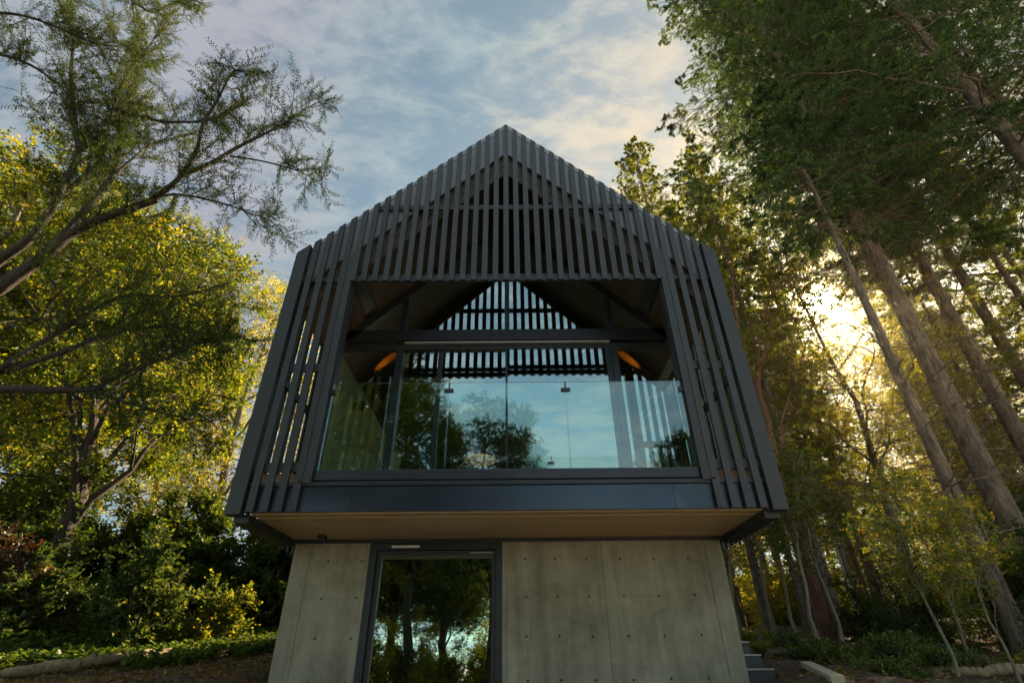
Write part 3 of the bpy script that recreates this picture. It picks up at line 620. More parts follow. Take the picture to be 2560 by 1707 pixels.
def shrub(rng, R3, n_stem, per_stem, L, W, per=9, spray=.35, arch=.3, spread=1.0, hollow=.2):
    """stems rising from the base and ending inside a lumpy dome of half axes R3; leaves on side twigs"""
    wood, leaf = VF(), VF(); AA, BB = [], []
    for i in range(n_stem):
        u = rand_unit(rng, 1)[0]; u[2] = abs(u[2]); u *= rng.uniform(hollow, 1) ** .5; lump = 1 + .22 * math.sin(3 * math.atan2(u[1], u[0]) + i % 3) 
        tip = u * np.array(R3) * lump; p0 = np.array([tip[0] * .25, tip[1] * .25, -.03]) + rng.normal(0, .05, 3) * [1, 1, 0]
        c = bezier(p0, np.array([tip[0] * .45, tip[1] * .45, tip[2] * (1 + arch)]), tip, 7); c[1:] += rng.normal(0, .02 * R3[2], (6, 3)); wood.tube(c, np.linspace(.012, .004, 7), 4)
        s = rng.uniform(.25, 1, per_stem); X = np.stack([np.interp(s, np.linspace(0, 1, 7), c[:, m]) for m in range(3)], 1)
        AA.append(X); BB.append(X + unit(rng.normal(size=(per_stem, 3)) + unit(u) * .8) * spray * rng.uniform(.5, 1.2, (per_stem, 1)))
    A = np.concatenate(AA); B = np.concatenate(BB); wood.sticks(A, B, .004, .002, 3); twig_leaves(leaf, rng, A, B, per, L, W, spread=spread)
    return wood, leaf

# ------------------------------------------------------------------ left: the overhanging tree and the slope behind it
LIMBS = {
'A':[(-6.53,5.2,5.55),(-6.4,5.17,5.58),(-6.22,5.14,5.83),(-6.0,5.11,6.08),(-5.86,5.09,6.43),(-5.6,5.06,6.65),(-5.26,5.03,6.8),(-4.84,5.0,7.0)],
'A2':[(-4.88,5.0,7.02),(-4.66,4.91,7.13),(-4.47,4.83,7.31),(-4.36,4.74,7.72),(-4.41,4.66,8.23),(-4.26,4.57,8.61),(-4.19,4.49,9.31),(-3.81,4.4,9.07)],
'A3':[(-4.63,5.0,7.52),(-4.34,5.09,7.89),(-4.25,5.17,8.24),(-4.04,5.26,8.65),(-3.84,5.34,9.0),(-3.66,5.43,9.41),(-3.52,5.51,9.84),(-3.34,5.6,10.2)],
'A4':[(-4.33,5.3,8.3),(-3.93,5.45,8.38),(-3.49,5.6,8.37),(-3.3,5.75,8.4),(-3.05,5.9,8.3)],
'B':[(-6.75,5.2,5.99),(-6.55,5.14,6.15),(-6.32,5.09,6.35),(-6.24,5.04,6.83),(-6.22,4.98,7.19),(-6.22,4.93,7.88),(-6.4,4.87,8.26),(-6.67,4.82,8.86),(-7.09,4.76,9.81),(-7.31,4.71,10.5),(-7.72,4.66,11.31),(-8.07,4.6,12.08)],
'B2':[(-6.25,4.9,7.98),(-6.26,4.97,8.54),(-6.27,5.04,9.03),(-6.46,5.11,9.52),(-6.66,5.19,10.3),(-6.68,5.26,11.27),(-6.8,5.33,12.12),(-7.08,5.4,13.17)],
'C':[(-6.0,5.1,6.12),(-5.9,5.18,7.13),(-5.92,5.26,7.8),(-6.02,5.33,8.1),(-6.36,5.41,8.92),(-6.55,5.49,9.74),(-7.02,5.57,11.2),(-7.47,5.64,12.28),(-8.38,5.72,14.22),(-8.75,5.8,14.97)],
'C2':[(-6.41,5.4,9.48),(-6.13,5.37,9.44),(-5.75,5.34,9.22),(-5.34,5.31,9.18),(-5.01,5.29,9.14),(-4.77,5.26,9.22),(-4.58,5.23,9.3),(-4.31,5.2,9.67)],
'C3':[(-5.92,5.25,7.8),(-5.78,5.3,8.35),(-5.79,5.4,8.74),(-5.64,5.5,9.0),(-5.36,5.6,9.25)],
'D':[(-7.1,5.0,4.1),(-5.67,5.0,4.25),(-5.61,5.13,4.6),(-5.46,5.2,4.87),(-5.29,5.27,5.18),(-5.19,5.33,5.43),(-4.91,5.4,5.69),(-4.5,5.47,5.66),(-4.14,5.53,5.79),(-3.83,5.6,6.01)],
'E':[(-7.1,4.95,3.95),(-5.71,5.1,4.33),(-5.45,5.2,4.55),(-5.2,5.3,4.79),(-5.06,5.4,5.0),(-4.86,5.5,5.18),(-4.45,5.6,5.3),(-4.06,5.7,5.26),(-3.58,5.8,5.24)],
'F':[(-7.15,4.8,3.6),(-5.35,4.88,4.04),(-4.89,4.95,4.04),(-4.47,5.03,4.08),(-4.44,5.1,4.23),(-4.26,5.18,4.44),(-4.01,5.25,4.59),(-3.82,5.32,4.79),(-3.62,5.4,5.01)],
'F2':[(-4.54,5.05,4.1),(-4.28,5.18,4.02),(-3.97,5.25,3.95),(-3.68,5.32,3.89),(-3.39,5.4,3.85)],
'G':[(-8.02,4.4,9.7),(-7.43,4.53,9.54),(-6.89,4.67,9.18),(-6.55,4.8,8.83)],
'H':[(-8.28,4.2,10.5),(-7.81,4.35,10.62),(-7.31,4.5,10.48),(-6.77,4.65,10.29),(-6.52,4.8,10.57)],
'I':[(-6.24,5.0,6.9),(-6.14,5.08,7.65),(-6.23,5.25,8.07),(-6.58,5.42,8.94),(-7.19,5.6,10.71)],
'J':[(-5.2,5.03,6.8),(-4.79,5.08,7.23),(-4.4,5.16,7.22),(-3.97,5.24,7.14),(-3.65,5.32,7.04),(-3.41,5.4,7.0)],
'K':[(-8.5,5.8,14.39),(-7.7,5.75,13.6),(-7.5,5.7,13.89),(-7.12,5.65,14.05),(-6.58,5.6,13.8)],
}
LR = {'A': (.085, .05), 'A2': (.042, .008), 'A3': (.04, .007), 'A4': (.016, .005), 'B': (.075, .012), 'B2': (.035, .008), 'C': (.06, .012), 'C2': (.03, .006), 'C3': (.022, .006),
      'D': (.04, .008), 'E': (.045, .008), 'F': (.05, .008), 'F2': (.02, .005), 'G': (.03, .008), 'H': (.03, .008), 'I': (.03, .006), 'J': (.022, .005), 'K': (.03, .004)}
def near_tree():
    rng = np.random.default_rng(11); base = (-7.4, 4.6, float(H(-7.4, 4.6)))
    t = thing('overhanging_tree', 'nearest tree at left, dark limbs sweeping up and fine feathery leaves against the sky', 'tree', base)
    wood, leaf = VF(), VF()
    wood.tube([(-7.4, 4.6, base[2] - .2), (-7.35, 4.7, 2.6), (-7.2, 4.85, 3.8), (-7.1, 5.0, 4.6), (-7.4, 5.1, 6.2), (-8.3, 4.9, 8.2), (-9.6, 4.6, 10.8), (-10.9, 4.4, 13.4), (-11.6, 4.3, 15.5)], [.34, .28, .25, .23, .17, .14, .10, .06, .02], 14)
    AA, BB = [], []
    for k, pts in LIMBS.items():
        pts = np.array(pts)
        if k == 'A': pts = np.vstack([(-7.15, 5.05, 5.2), pts])
        if k == 'B': pts = np.vstack([(-7.2, 5.1, 5.6), pts])
        if k == 'C': pts = np.vstack([(-6.45, 5.2, 5.75), pts])
        if k in 'GH': pts = np.vstack([(-9.0, 4.75, 9.6) if k == 'G' else (-9.4, 4.65, 10.4), pts])
        m = len(pts) * 3; s = np.linspace(0, len(pts) - 1, m); q = np.stack([np.interp(s, np.arange(len(pts)), pts[:, i]) for i in range(3)], 1)
        q[1:-1] = (q[:-2] + q[1:-1] * 2 + q[2:]) / 4; wood.tube(q, np.linspace(*LR[k], m), 8)
        ln = np.linalg.norm(np.diff(q, axis=0), axis=1).sum(); ns = int(ln * 10)
        u = rng.uniform(.22 if k in 'ABCDEF' else .05, 1, ns) ** .8; X = np.stack([np.interp(u * (m - 1), np.arange(m), q[:, i]) for i in range(3)], 1)
        tg = unit(np.stack([np.interp(np.clip(u + .05, 0, 1) * (m - 1), np.arange(m), q[:, i]) for i in range(3)], 1) - np.stack([np.interp(np.clip(u - .05, 0, 1) * (m - 1), np.arange(m), q[:, i]) for i in range(3)], 1))
        d = unit(tg * .7 + rng.normal(0, .75, (ns, 3)) + np.array([.0, 0, .14])); L2 = rng.uniform(.25, 1.0, (ns, 1)) * (1.1 - .6 * u[:, None])
        for a, dd, l in zip(X, d, L2[:, 0]):
            c = bezier(a, a + dd * l * .55 + rng.normal(0, .05, 3), a + dd * l + np.array([.0, 0, .12]) * l + rng.normal(0, .06, 3), 5); wood.tube(c, np.linspace(.008, .003, 5), 4)
            nn = int(5 + l * 11); w = np.linspace(.12, 1, nn); Y = np.stack([np.interp(w * 4, np.arange(5), c[:, i]) for i in range(3)], 1)
            sg = np.where(np.arange(nn) % 2 == 0, 1., -1.)[:, None]; sd = unit(np.cross(dd, [.2, .9, .4]))
            e = unit(dd * .9 + sd * sg * .75 + rng.normal(0, .28, (nn, 3)) + np.array([0, 0, .05])); AA.append(Y); BB.append(Y + e * rng.uniform(.12, .38, (nn, 1)))
    A = np.concatenate(AA); B = np.concatenate(BB); wood.sticks(A, B, .0032, .0015, 3)
    twig_leaves(leaf, rng, A, B, 15, .048, .016, up=.25, spread=.9, start=.06)
    wood.build('trunk', 'bark_dark', t, True); leaf.build('crown', 'lf_near', t)
near_tree()
def left_side():
    rng = np.random.default_rng(21); g = 'trees on the slope left of the cabin'; z = lambda x, y: float(H(x, y)) - .05
    # leaning trunk with ivy at its foot
    tr = np.array([(-8.05, 10, 1.9), (-8.15, 10, 2.6), (-8.19, 10.0, 3.0), (-8.37, 10.12, 3.63), (-8.45, 10.24, 4.14), (-8.77, 10.36, 4.96), (-9.0, 10.48, 5.67), (-9.35, 10.6, 6.46), (-9.5, 10.8, 8.2), (-9.3, 11, 10.5)]) - [-8.05, 10, 1.9]
    plant('leaning_tree', 'yellow green broadleaf tree with a leaning dark trunk on the left slope', 'tree', (-8.05, 10, z(-8.05, 10)), broadleaf(rng, 10.5, .17, crown=(.31, .42), nclus=100, crad=.85, tw=44, twl=.42, per=9, L=.10, W=.062, nlimb=12, trunkpts=tr), 'bark_dark', 'lf_yellow', g)
    A = broadleaf(rng, 13, .2, crown=(.30, .42), nclus=115, crad=.95, tw=46, twl=.45, per=9, L=.12, W=.075, nlimb=12)
    a = plant('yellow_tree', 'tall yellow green tree behind the leaning trunk, crown reaching the sky gap', 'tree', (-13.3, 14.6, z(-13.3, 14.6)), A, 'bark_fir', 'lf_yellow', g)
    copy_tree(a, (-16.5, 15.5, z(-16.5, 15.5)), 1.9, (1.1, 1.1, 1.2), 'tall yellow green tree at the far left edge, behind the overhanging limbs')
    copy_tree(a, (-13.2, 10.5, z(-13, 10.5)), 4.1, (.95, .95, .85), 'broad yellow green tree low at the left edge, nearer than the tall ones')
    Bt = broadleaf(rng, 13.5, .16, crown=(.21, .44), nclus=110, crad=.9, tw=30, twl=.5, per=8, L=.11, W=.05, nlimb=12, bottom=.24)
    b = plant('golden_tree', 'slender golden green sunlit tree just left of the cabin wall', 'tree', (-11.2, 20, z(-11.2, 20)), Bt, 'bark_pale', 'lf_gold', g)
    copy_tree(b, (-8.6, 22.5, z(-8.6, 22.5)), 2.2, (.9, .9, .93), 'golden green tree half hidden behind the left corner of the cabin')
    copy_tree(b, (-15.5, 23, z(-15.5, 23)), 3.9, (1.15, 1.15, .95), 'pale golden tree seen through the gap left of the slender one')
    # dark understorey and ivy
    g2 = 'shrubs on the slope left of the cabin'
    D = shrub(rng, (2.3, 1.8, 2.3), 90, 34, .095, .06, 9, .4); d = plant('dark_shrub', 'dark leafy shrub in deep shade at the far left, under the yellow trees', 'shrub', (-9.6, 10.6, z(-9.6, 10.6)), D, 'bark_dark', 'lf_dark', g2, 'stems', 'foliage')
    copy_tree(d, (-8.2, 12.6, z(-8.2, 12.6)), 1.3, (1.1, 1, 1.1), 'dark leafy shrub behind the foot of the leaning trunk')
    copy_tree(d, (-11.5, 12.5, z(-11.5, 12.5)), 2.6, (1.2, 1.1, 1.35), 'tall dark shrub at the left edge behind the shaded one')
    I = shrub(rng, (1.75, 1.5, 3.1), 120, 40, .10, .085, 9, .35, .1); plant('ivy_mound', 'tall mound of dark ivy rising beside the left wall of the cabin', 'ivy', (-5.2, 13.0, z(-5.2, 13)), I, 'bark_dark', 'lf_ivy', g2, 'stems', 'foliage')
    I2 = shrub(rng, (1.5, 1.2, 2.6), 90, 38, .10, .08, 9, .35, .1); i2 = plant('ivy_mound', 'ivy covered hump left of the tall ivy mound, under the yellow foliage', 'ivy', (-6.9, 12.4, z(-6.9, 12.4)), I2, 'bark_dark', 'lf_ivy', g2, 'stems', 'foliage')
    copy_tree(i2, (-3.9, 15.6, z(-3.9, 15.6)), 2.0, (.8, .9, .95), 'sunlit ivy hump touching the left edge of the concrete wall')
    Y = shrub(rng, (.7, .6, .95), 34, 22, .065, .05, 8, .28, .25); plant('yellow_shrub', 'small sunlit yellowish shrub in front of the tall ivy mound', 'shrub', (-5.25, 10.4, z(-5.25, 10.4)), Y, 'bark_pale', 'lf_yellow', g2, 'stems', 'foliage')
    V = shrub(rng, (1.0, .8, 1.5), 46, 24, .085, .055, 8, .3, .8); v = plant('arching_shrub', 'shrub with arching pale green shoots left of the yellowish one', 'shrub', (-6.0, 9.5, z(-6.0, 9.5)), V, 'bark_pale', 'lf_ivy', g2, 'stems', 'foliage')
    copy_tree(v, (-7.6, 9.2, z(-7.6, 9.2)), 2.4, (.9, .9, .75), 'low arching shrub at the left, above the ivy on the ground')
    Rd = shrub(rng, (.8, .7, 1.0), 34, 18, .07, .04, 8, .3, .4); plant('red_shrub', 'dull red leaved shrub at the far left edge', 'shrub', (-8.1, 9.0, z(-8.1, 9) + .2), Rd, 'bark_dark', 'lf_red', g2, 'stems', 'foliage')
    # ground ivy (nobody could count it), litter, logs
    def cover(name, mat, n, fx, fy, L, W, keep, up=.06):
        x = rng.uniform(*fx, n); y = rng.uniform(*fy, n); k = keep(x, y); x, y = x[k], y[k]; m = len(x); v = VF()
        P = np.stack([x, y, H(x, y) + rng.uniform(.0, up, m)], 1); D = np.stack([rng.normal(size=m), rng.normal(size=m), rng.uniform(-.2, .6, m)], 1)
        v.leaves(P, D, rng.normal(0, .45, (m, 3)) + [0, 0, 1], L * rng.uniform(.6, 1.3, m), W * rng.uniform(.7, 1.2, m)); tag(v.build(name, mat), kind='stuff')
    edge = lambda x: 7.0 + .75 * (x + 5.9)
    cover('ground_ivy', 'lf_ivy', 46000, (-12, -2.9), (6, 13.5), .085, .075, lambda x, y: y > edge(x) + .35 * np.sin(3 * x) + .3 * np.sin(7.3 * x + 1) + .2, .16)
    cover('leaf_litter', 'lf_litter', 16000, (-8, -2.6), (4, 12), .06, .035, lambda x, y: y < edge(x) + .8, .012)
    cover('mulch_litter', 'lf_litter', 16000, (2.75, 11), (5, 17), .06, .035, lambda x, y: y > 0, .012)
    def log(label, pts, rr, name='fallen_log'):
        v = VF(); P = np.array(pts, float); m = 24; s = np.linspace(0, len(P) - 1, m); q = np.stack([np.interp(s, np.arange(len(P)), P[:, i]) for i in range(3)], 1); q[1:-1] += rng.normal(0, .008, (m - 2, 3))
        r = np.interp(s, np.arange(len(P)), rr) * (1 + rng.normal(0, .05, m)); r[0] *= .6; r[-1] *= .5; v.tube(q, r, 10); o = v.build(name, 'logwood', smooth=True)
        mb = MB(); return tag(o, label, 'log', 'fallen logs')
    gz = lambda x, y, d: (x, y, float(H(x, y)) + d)
    log('long pale sunlit log lying along the ivy edge at bottom left', [gz(-5.75, 6.9, .06), gz(-5.34, 7.75, .08), gz(-5.1, 8.4, .09), gz(-4.95, 8.9, .10)], [.055, .075, .065, .05])
    log('short brown log lying in shade on the ivy near the wall', [gz(-5.35, 9.4, .05), gz(-5.0, 9.9, .07), gz(-4.75, 10.3, .10)], [.06, .07, .06])
    log('grey log at the bottom right corner', [gz(4.45, 6.15, .03), gz(4.9, 6.0, .05), gz(5.6, 6.1, .07)], [.04, .05, .05])
left_side()

# ------------------------------------------------------------------ right: firs, forest, saplings
def right_side():
    rng = np.random.default_rng(31); z = lambda x, y: float(H(x, y)) - .08; g = 'firs right of the cabin'
    F1 = conifer(rng, 38, .235, .285, 6.3, 126, 34, 4, 28, .085, .022, 70, .32, profile=.62, deadfrom=.06, deadlen=3.8)
    f1 = plant('fir_tree', 'thick reddish grey fir trunk rising past the sun on its right side', 'fir', (10.3, 11, z(10.3, 11)), F1, 'bark_fir', 'lf_fir', g)
    copy_tree(f1, (12.4, 8.0, z(12.4, 8)), 2.1, (1.0, 1.0, .97), 'nearest dark fir at the upper right corner, trunk slanting in from the edge')
    copy_tree(f1, (13.65, 13, z(13.65, 13)), 3.8, (.95, .95, 1.0), 'shaded fir trunk right of the thick reddish one')
    copy_tree(f1, (17.5, 15.5, z(17.5, 15.5)), 1.1, (1, 1, 1.02), 'dark fir at the right edge behind the shaded trunk')
    copy_tree(f1, (15.2, 9.7, z(15.2, 9.7)), .4, (1, 1, 1.04), 'fir outside the right edge whose boughs darken the upper right corner')
    copy_tree(f1, (12.7, 13.6, z(12.7, 13.6)), 2.9, (.9, .9, 1.02), 'fir trunk half hidden behind the thick reddish one')
    F2 = conifer(rng, 15.5, .15, .6, 2.8, 40, 26, 4, 24, .075, .02, 34, .3); plant('fir_tree', 'slim pale grey fir trunk just right of the sun', 'fir', (8.17, 9.5, z(8.17, 9.5)), F2, 'bark_fir', 'lf_fir', g)
    F3 = conifer(rng, 24.5, .24, .2, 4.2, 105, 22, 5, 16, .10, .028, 8, .10, profile=.55)
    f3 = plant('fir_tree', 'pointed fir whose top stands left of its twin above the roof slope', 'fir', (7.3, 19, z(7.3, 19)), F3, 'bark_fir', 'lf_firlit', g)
    copy_tree(f3, (10.6, 20, z(10.6, 20)), 1.7, (1, 1, 1.0), 'pointed fir whose top stands right of its twin above the roof slope')
    copy_tree(f3, (8.3, 15.8, z(8.3, 15.8)), 3.1, (.55, .55, .72), 'shorter full fir between the right roof edge and the sun')
    # madrone beside the wall
    T = np.array([(6.45, 12, 1.9), (6.42, 12, 3.4), (6.37, 12.0, 5.14), (6.49, 12.0, 6.81), (6.46, 12.0, 7.72), (6.38, 12.0, 8.94), (6.53, 12.0, 10.4), (6.9, 12.0, 12.3), (7.05, 12.0, 13.3)]) - [6.45, 12, 1.9]
    mw = broadleaf(rng, 12.5, .085, crown=(.17, .36), nclus=60, crad=.8, tw=24, twl=.4, per=8, L=.085, W=.04, nlimb=8, trunkpts=T)
    mw[0].tube(np.array([(6.48, 12, 7.6), (6.63, 11.9, 8.2), (7.07, 11.8, 8.92), (7.26, 11.7, 9.56), (7.16, 11.6, 10.1)]) - [6.45, 12, 1.9], [.06, .055, .05, .04, .02], 8)
    plant('madrone_tree', 'madrone with a thin winding red trunk close to the right wall of the cabin', 'tree', (6.45, 12, z(6.45, 12)), mw, 'bark_red', 'lf_yellow')
    # the sunlit forest behind
    g3 = 'thin forest trees behind the firs'
    V1 = conifer(rng, 19, .15, .16, 2.5, 60, 18, 4, 9, .11, .028, 22, .3); V2 = conifer(rng, 17, .14, .26, 2.1, 50, 16, 4, 9, .11, .028, 26, .35)
    spots = [(7.95, 14.2, 0, 1.0, 'straight trunk standing at the edge of the mulch, second from the cabin wall'), (13.0, 20, 1, 1.0, 'thin trunk right of the wooden pole in the glare'), (6.6, 15.0, 1, .9, 'dark thick trunk foot nearest the cabin wall'), (6.75, 13.3, 1, .62, 'short dark trunk beside the pale saplings'),
             (20.5, 23.5, 0, 1.05, 'golden lit fir behind the slim grey trunk'), (12.2, 27, 0, .95, 'hazy fir in the glare directly behind the pole'), (18.5, 30, 0, 1.1, 'hazy fir deep behind the thick reddish trunk'), (23, 25, 1, 1.2, 'thin fir between the thick and the shaded trunks'), (20, 19, 0, 1.15, 'dense fir behind the shaded trunk'),
             (9.2, 30, 1, .95, 'small far fir low beside the cabin wall'), (27, 30, 0, 1.2, 'far fir at the right edge'), (16.5, 13.2, 0, 1.1, 'dense dark fir low at the right edge, between the big trunks'), (19.5, 15.2, 0, 1.15, 'dark fir at the right edge behind the big trunks'), (17.2, 17.2, 0, 1.0, 'dark fir filling the gap right of the thick reddish trunk'), (25.5, 20, 0, 1.15, 'dark fir at the right edge, low behind the shrubs'), (15.2, 36, 1, 1.0, 'farthest fir in the glare below the sun'), (22, 38, 1, 1.2, 'farthest fir right of the glare'), (11.0, 24, 1, .85, 'thin hazy fir left of the wooden pole'), (12.0, 18.6, 1, .9, 'thin trunk between the wooden pole and the slim grey fir'), (14.6, 23.5, 1, 1.05, 'thin far trunk between the slim and the thick fir trunks'), (9.9, 20.5, 1, .9, 'thin dark trunk left of the wooden pole'), (16.4, 27, 1, 1.1, 'thin far trunk seen beside the thick fir trunk')]
    protos = {}
    for x, y, k, s, lab in spots:
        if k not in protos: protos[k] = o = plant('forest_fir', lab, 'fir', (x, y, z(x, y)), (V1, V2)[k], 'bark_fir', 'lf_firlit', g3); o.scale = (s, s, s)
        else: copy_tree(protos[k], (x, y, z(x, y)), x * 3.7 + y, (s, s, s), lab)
    # golden leaved understorey between the firs and the sun
    UG = broadleaf(rng, 10.5, .10, crown=(.30, .46), nclus=110, crad=.9, tw=26, twl=.5, per=8, L=.085, W=.042, nlimb=12, bottom=.24)
    ug = None
    for x, y, s, lab in ((8.9, 16.6, 1.0, 'golden backlit tree between the cabin wall and the sun'), (14.3, 16.6, .8, 'golden backlit tree between the slim and the thick trunks'), (16.6, 19, 1.15, 'golden backlit tree behind the thick reddish trunk'), (8.6, 22, 1.2, 'golden tree behind the right edge of the roof'), (18, 18, 1.1, 'dim golden tree right of the thick trunk'), (7.6, 17.2, .6, 'small green gold tree low beside the cabin wall'), (21.5, 22, 1.2, 'dim golden tree at the right edge')):
        if ug is None: ug = plant('backlit_tree', lab, 'tree', (x, y, z(x, y)), UG, 'bark_fir', 'lf_gold', g3); ug.scale = (s, s, s)
        else: copy_tree(ug, (x, y, z(x, y)), x * 2.3 + y, (s, s, s), lab)
    UG2 = broadleaf(rng, 11, .10, crown=(.34, .50), nclus=120, crad=1.0, tw=26, twl=.55, per=8, L=.10, W=.05, nlimb=12, bottom=.25); ug = None
    for x, y, s, lab in ((16.5, 26, 1.0, 'green gold tree behind the thick trunk, nearest of the deep row'), (20.5, 31, 1.1, 'green gold tree deep behind the thick trunk'), (26, 34, 1.2, 'green gold tree deep behind the shaded trunk'), (25, 27, 1.0, 'green gold tree behind the shaded trunk'), (33, 33, 1.2, 'green gold tree deep at the right edge'), (21, 44, 1.3, 'farthest green gold tree behind the thick trunk'), (30, 42, 1.3, 'farthest green gold tree behind the shaded trunk'), (9.0, 43, 1.2, 'farthest green gold tree beside the cabin wall'), (16.2, 15.6, .5, 'small green gold tree behind the foot of the thick trunk')):
        if ug is None: ug = plant('backlit_tree', lab, 'tree', (x, y, z(x, y)), UG2, 'bark_fir', 'lf_yellow', g3); ug.scale = (s, s, s * .72)
        else: copy_tree(ug, (x, y, z(x, y)), x * 2.3 + y, (s, s, s * .72), lab)
    US = shrub(rng, (1.9, 1.6, 2.2), 70, 30, .10, .05, 9, .42, .2); us = None
    for x, y, s, lab in ((9.4, 19.0, 1.0, 'sunlit thicket behind the short sapling'), (15.8, 20.5, 1.2, 'sunlit thicket right of the pole foot'), (7.4, 24, 1.1, 'sunlit thicket far back beside the cabin wall'), (19.2, 23.5, 1.4, 'sunlit thicket behind the thick trunk foot'), (23.5, 22, 1.4, 'sunlit thicket at the right edge'), (11, 28, 1.5, 'farthest sunlit thicket left of the pole'), (17, 31, 1.7, 'farthest sunlit thicket right of the pole')):
        if us is None: us = plant('thicket', lab, 'shrub', (x, y, z(x, y)), US, 'bark_pale', 'lf_gold', 'sunlit thickets at the forest edge', 'stems', 'foliage'); us.scale = (s, s, s)
        else: copy_tree(us, (x, y, z(x, y)), x * 2.3 + y, (s, s, s), lab)
    UGS = broadleaf(rng, 13.5, .10, crown=(.27, .42), nclus=125, crad=.9, tw=22, twl=.45, per=8, L=.075, W=.035, nlimb=12)
    plant('backlit_tree', 'fine leaved airy tree right in front of the sun', 'tree', (10.6, 14.8, z(10.6, 14.8)), UGS, 'bark_fir', 'lf_gold', g3)
    # utility pole
    t = thing('utility_pole', 'weathered wooden pole with a grey conduit up its side, in the glare', 'pole', (10.85, 18, z(10.85, 18)))
    m = MB(); m.cyl((10.85, 18, 2.0), (10.82, 18, 7.27), .125, .105, 14); m.build('post', 'pole', t, .01)
    m = MB(); m.cyl((10.70, 17.9, 2.0), (10.69, 17.9, 7.0), .03, .03, 8); m.cyl((10.69, 17.9, 7.0), (10.60, 17.9, 7.17), .03, .03, 8); m.cyl((10.60, 17.9, 7.17), (10.55, 17.9, 7.05), .035, .035, 8); m.build('conduit', 'pipe', t)
    for zz in (3.5, 4.8, 6.1): m = MB(); m.box(10.64, 10.86, 17.865, 17.9, zz, zz + .03); m.build('strap', 'pipe', t)
    # saplings
    g4 = 'young saplings planted right of the cabin'
    SP = broadleaf(rng, 4.6, .028, crown=(.20, .34), nclus=26, crad=.42, tw=14, twl=.3, per=7, L=.085, W=.05, nlimb=6); SO = broadleaf(rng, 4.2, .026, crown=(.26, .32), nclus=30, crad=.4, tw=14, twl=.3, per=7, L=.085, W=.05, nlimb=6)
    sp = [(5.92, 15.14, 0, 1.05, 'pale sapling stem nearest the cabin wall'), (6.0, 13.37, 0, 1.0, 'pale sapling stem in front of the dark thick trunk foot'), (5.87, 12.07, 1, 1.0, 'leaning pale sapling at the edge of the mulch'), (5.57, 10.73, 0, .95, 'forked pale sapling in front of the brown trunk foot'),
          (6.05, 10.88, 1, .85, 'short pale sapling beside the path, left of the dark evergreen bush'), (4.47, 6.12, 1, .5, 'near sapling with a long slanting pale stem right of the evergreen bush'), (4.76, 5.75, 1, .42, 'near sapling in the lower right corner with two thin stems'), (6.9, 9.0, 1, .7, 'orange leaved sapling among the dark shrubs at right')]
    pr = {}
    for x, y, k, s, lab in sp:
        if k not in pr: pr[k] = o = plant('sapling', lab, 'sapling', (x, y, z(x, y)), (SP, SO)[k], 'bark_pale', ('lf_yellow', 'lf_orange')[k], g4); o.scale = (s, s, s)
        else: copy_tree(pr[k], (x, y, z(x, y)), x * 5 + y, (s, s, s), lab)
    # shrubs
    g5 = 'shrubs right of the cabin'
    E1 = shrub(rng, (1.5, 1.2, 1.35), 70, 34, .06, .018, 16, .35, .15); plant('evergreen_bush', 'dark feathery evergreen bush in front of the wooden pole', 'bush', (7.5, 11.2, z(7.5, 11.2)), E1, 'bark_dark', 'lf_dark', g5, 'stems', 'foliage')
    D = shrub(rng, (1.5, 1.3, 1.9), 70, 30, .085, .05, 9, .35, .2); d = plant('dark_shrub', 'tall dark leafy shrub right of the evergreen bush', 'shrub', (9.6, 10.2, z(9.6, 10.2)), D, 'bark_dark', 'lf_dark', g5, 'stems', 'foliage')
    copy_tree(d, (9.3, 8.2, z(9.3, 8.2)), 1.4, (.9, .9, .8), 'dark shrub at the right edge below the thick fir trunk')
    copy_tree(d, (12.2, 12.2, z(12.2, 12.2)), 2.7, (1.2, 1.1, 1.4), 'dark shrub behind the thick fir trunk at the right edge')
    copy_tree(d, (7.4, 7.6, z(7.4, 7.6)), 4.0, (.7, .7, .55), 'low dark shrub in front of the tall one at right')
    B = shrub(rng, (.6, .5, .24), 34, 20, .05, .03, 8, .16, .35); b = plant('low_shrub', 'low sunlit bramble beside the plank', 'shrub', (4.05, 7.9, z(4.05, 7.9)), B, 'bark_pale', 'lf_ivy', g5, 'stems', 'foliage')
    for x, y, s, lab in ((5.3, 8.4, 1.1, 'low bramble behind the plank, left of the dark shrubs'), (3.9, 6.3, .7, 'low bramble right of the plank at the bottom edge'), (5.2, 7.2, .9, 'low bramble in front of the low dark shrub'), (4.6, 10.0, 1.0, 'low bramble on the mulch below the short sapling'), (6.3, 9.6, 1.2, 'low bramble in front of the evergreen bush')):
        copy_tree(b, (x, y, z(x, y)), x * 3, (s, s, s), lab)
    # grass tufts
    n = 150; a = rng.uniform(0, 6.28, n); tl = rng.uniform(.25, .5, n); v = VF(); o2 = np.stack([np.cos(a), np.sin(a), 0 * a], 1); sd = np.stack([-np.sin(a), np.cos(a), 0 * a], 1); rows = []
    for q, w in ((0, .006), (.35, .006), (.7, .004), (1, .0006)):
        c = o2 * (.03 + q ** 1.6 * tl * rng.uniform(.3, .9, n))[:, None] + np.stack([0 * a, 0 * a, tl * (q - .45 * q ** 2.5)], 1); rows += [c + sd * w, c - sd * w]
    F = [(i * 8 + 2 * q, i * 8 + 2 * q + 1, i * 8 + 2 * q + 3, i * 8 + 2 * q + 2) for i in range(n) for q in range(3)]; v.add(np.stack(rows, 1).reshape(-1, 3), F); tm = v.mesh('grass_tuft'); tm.materials.append(M['lf_grass'])
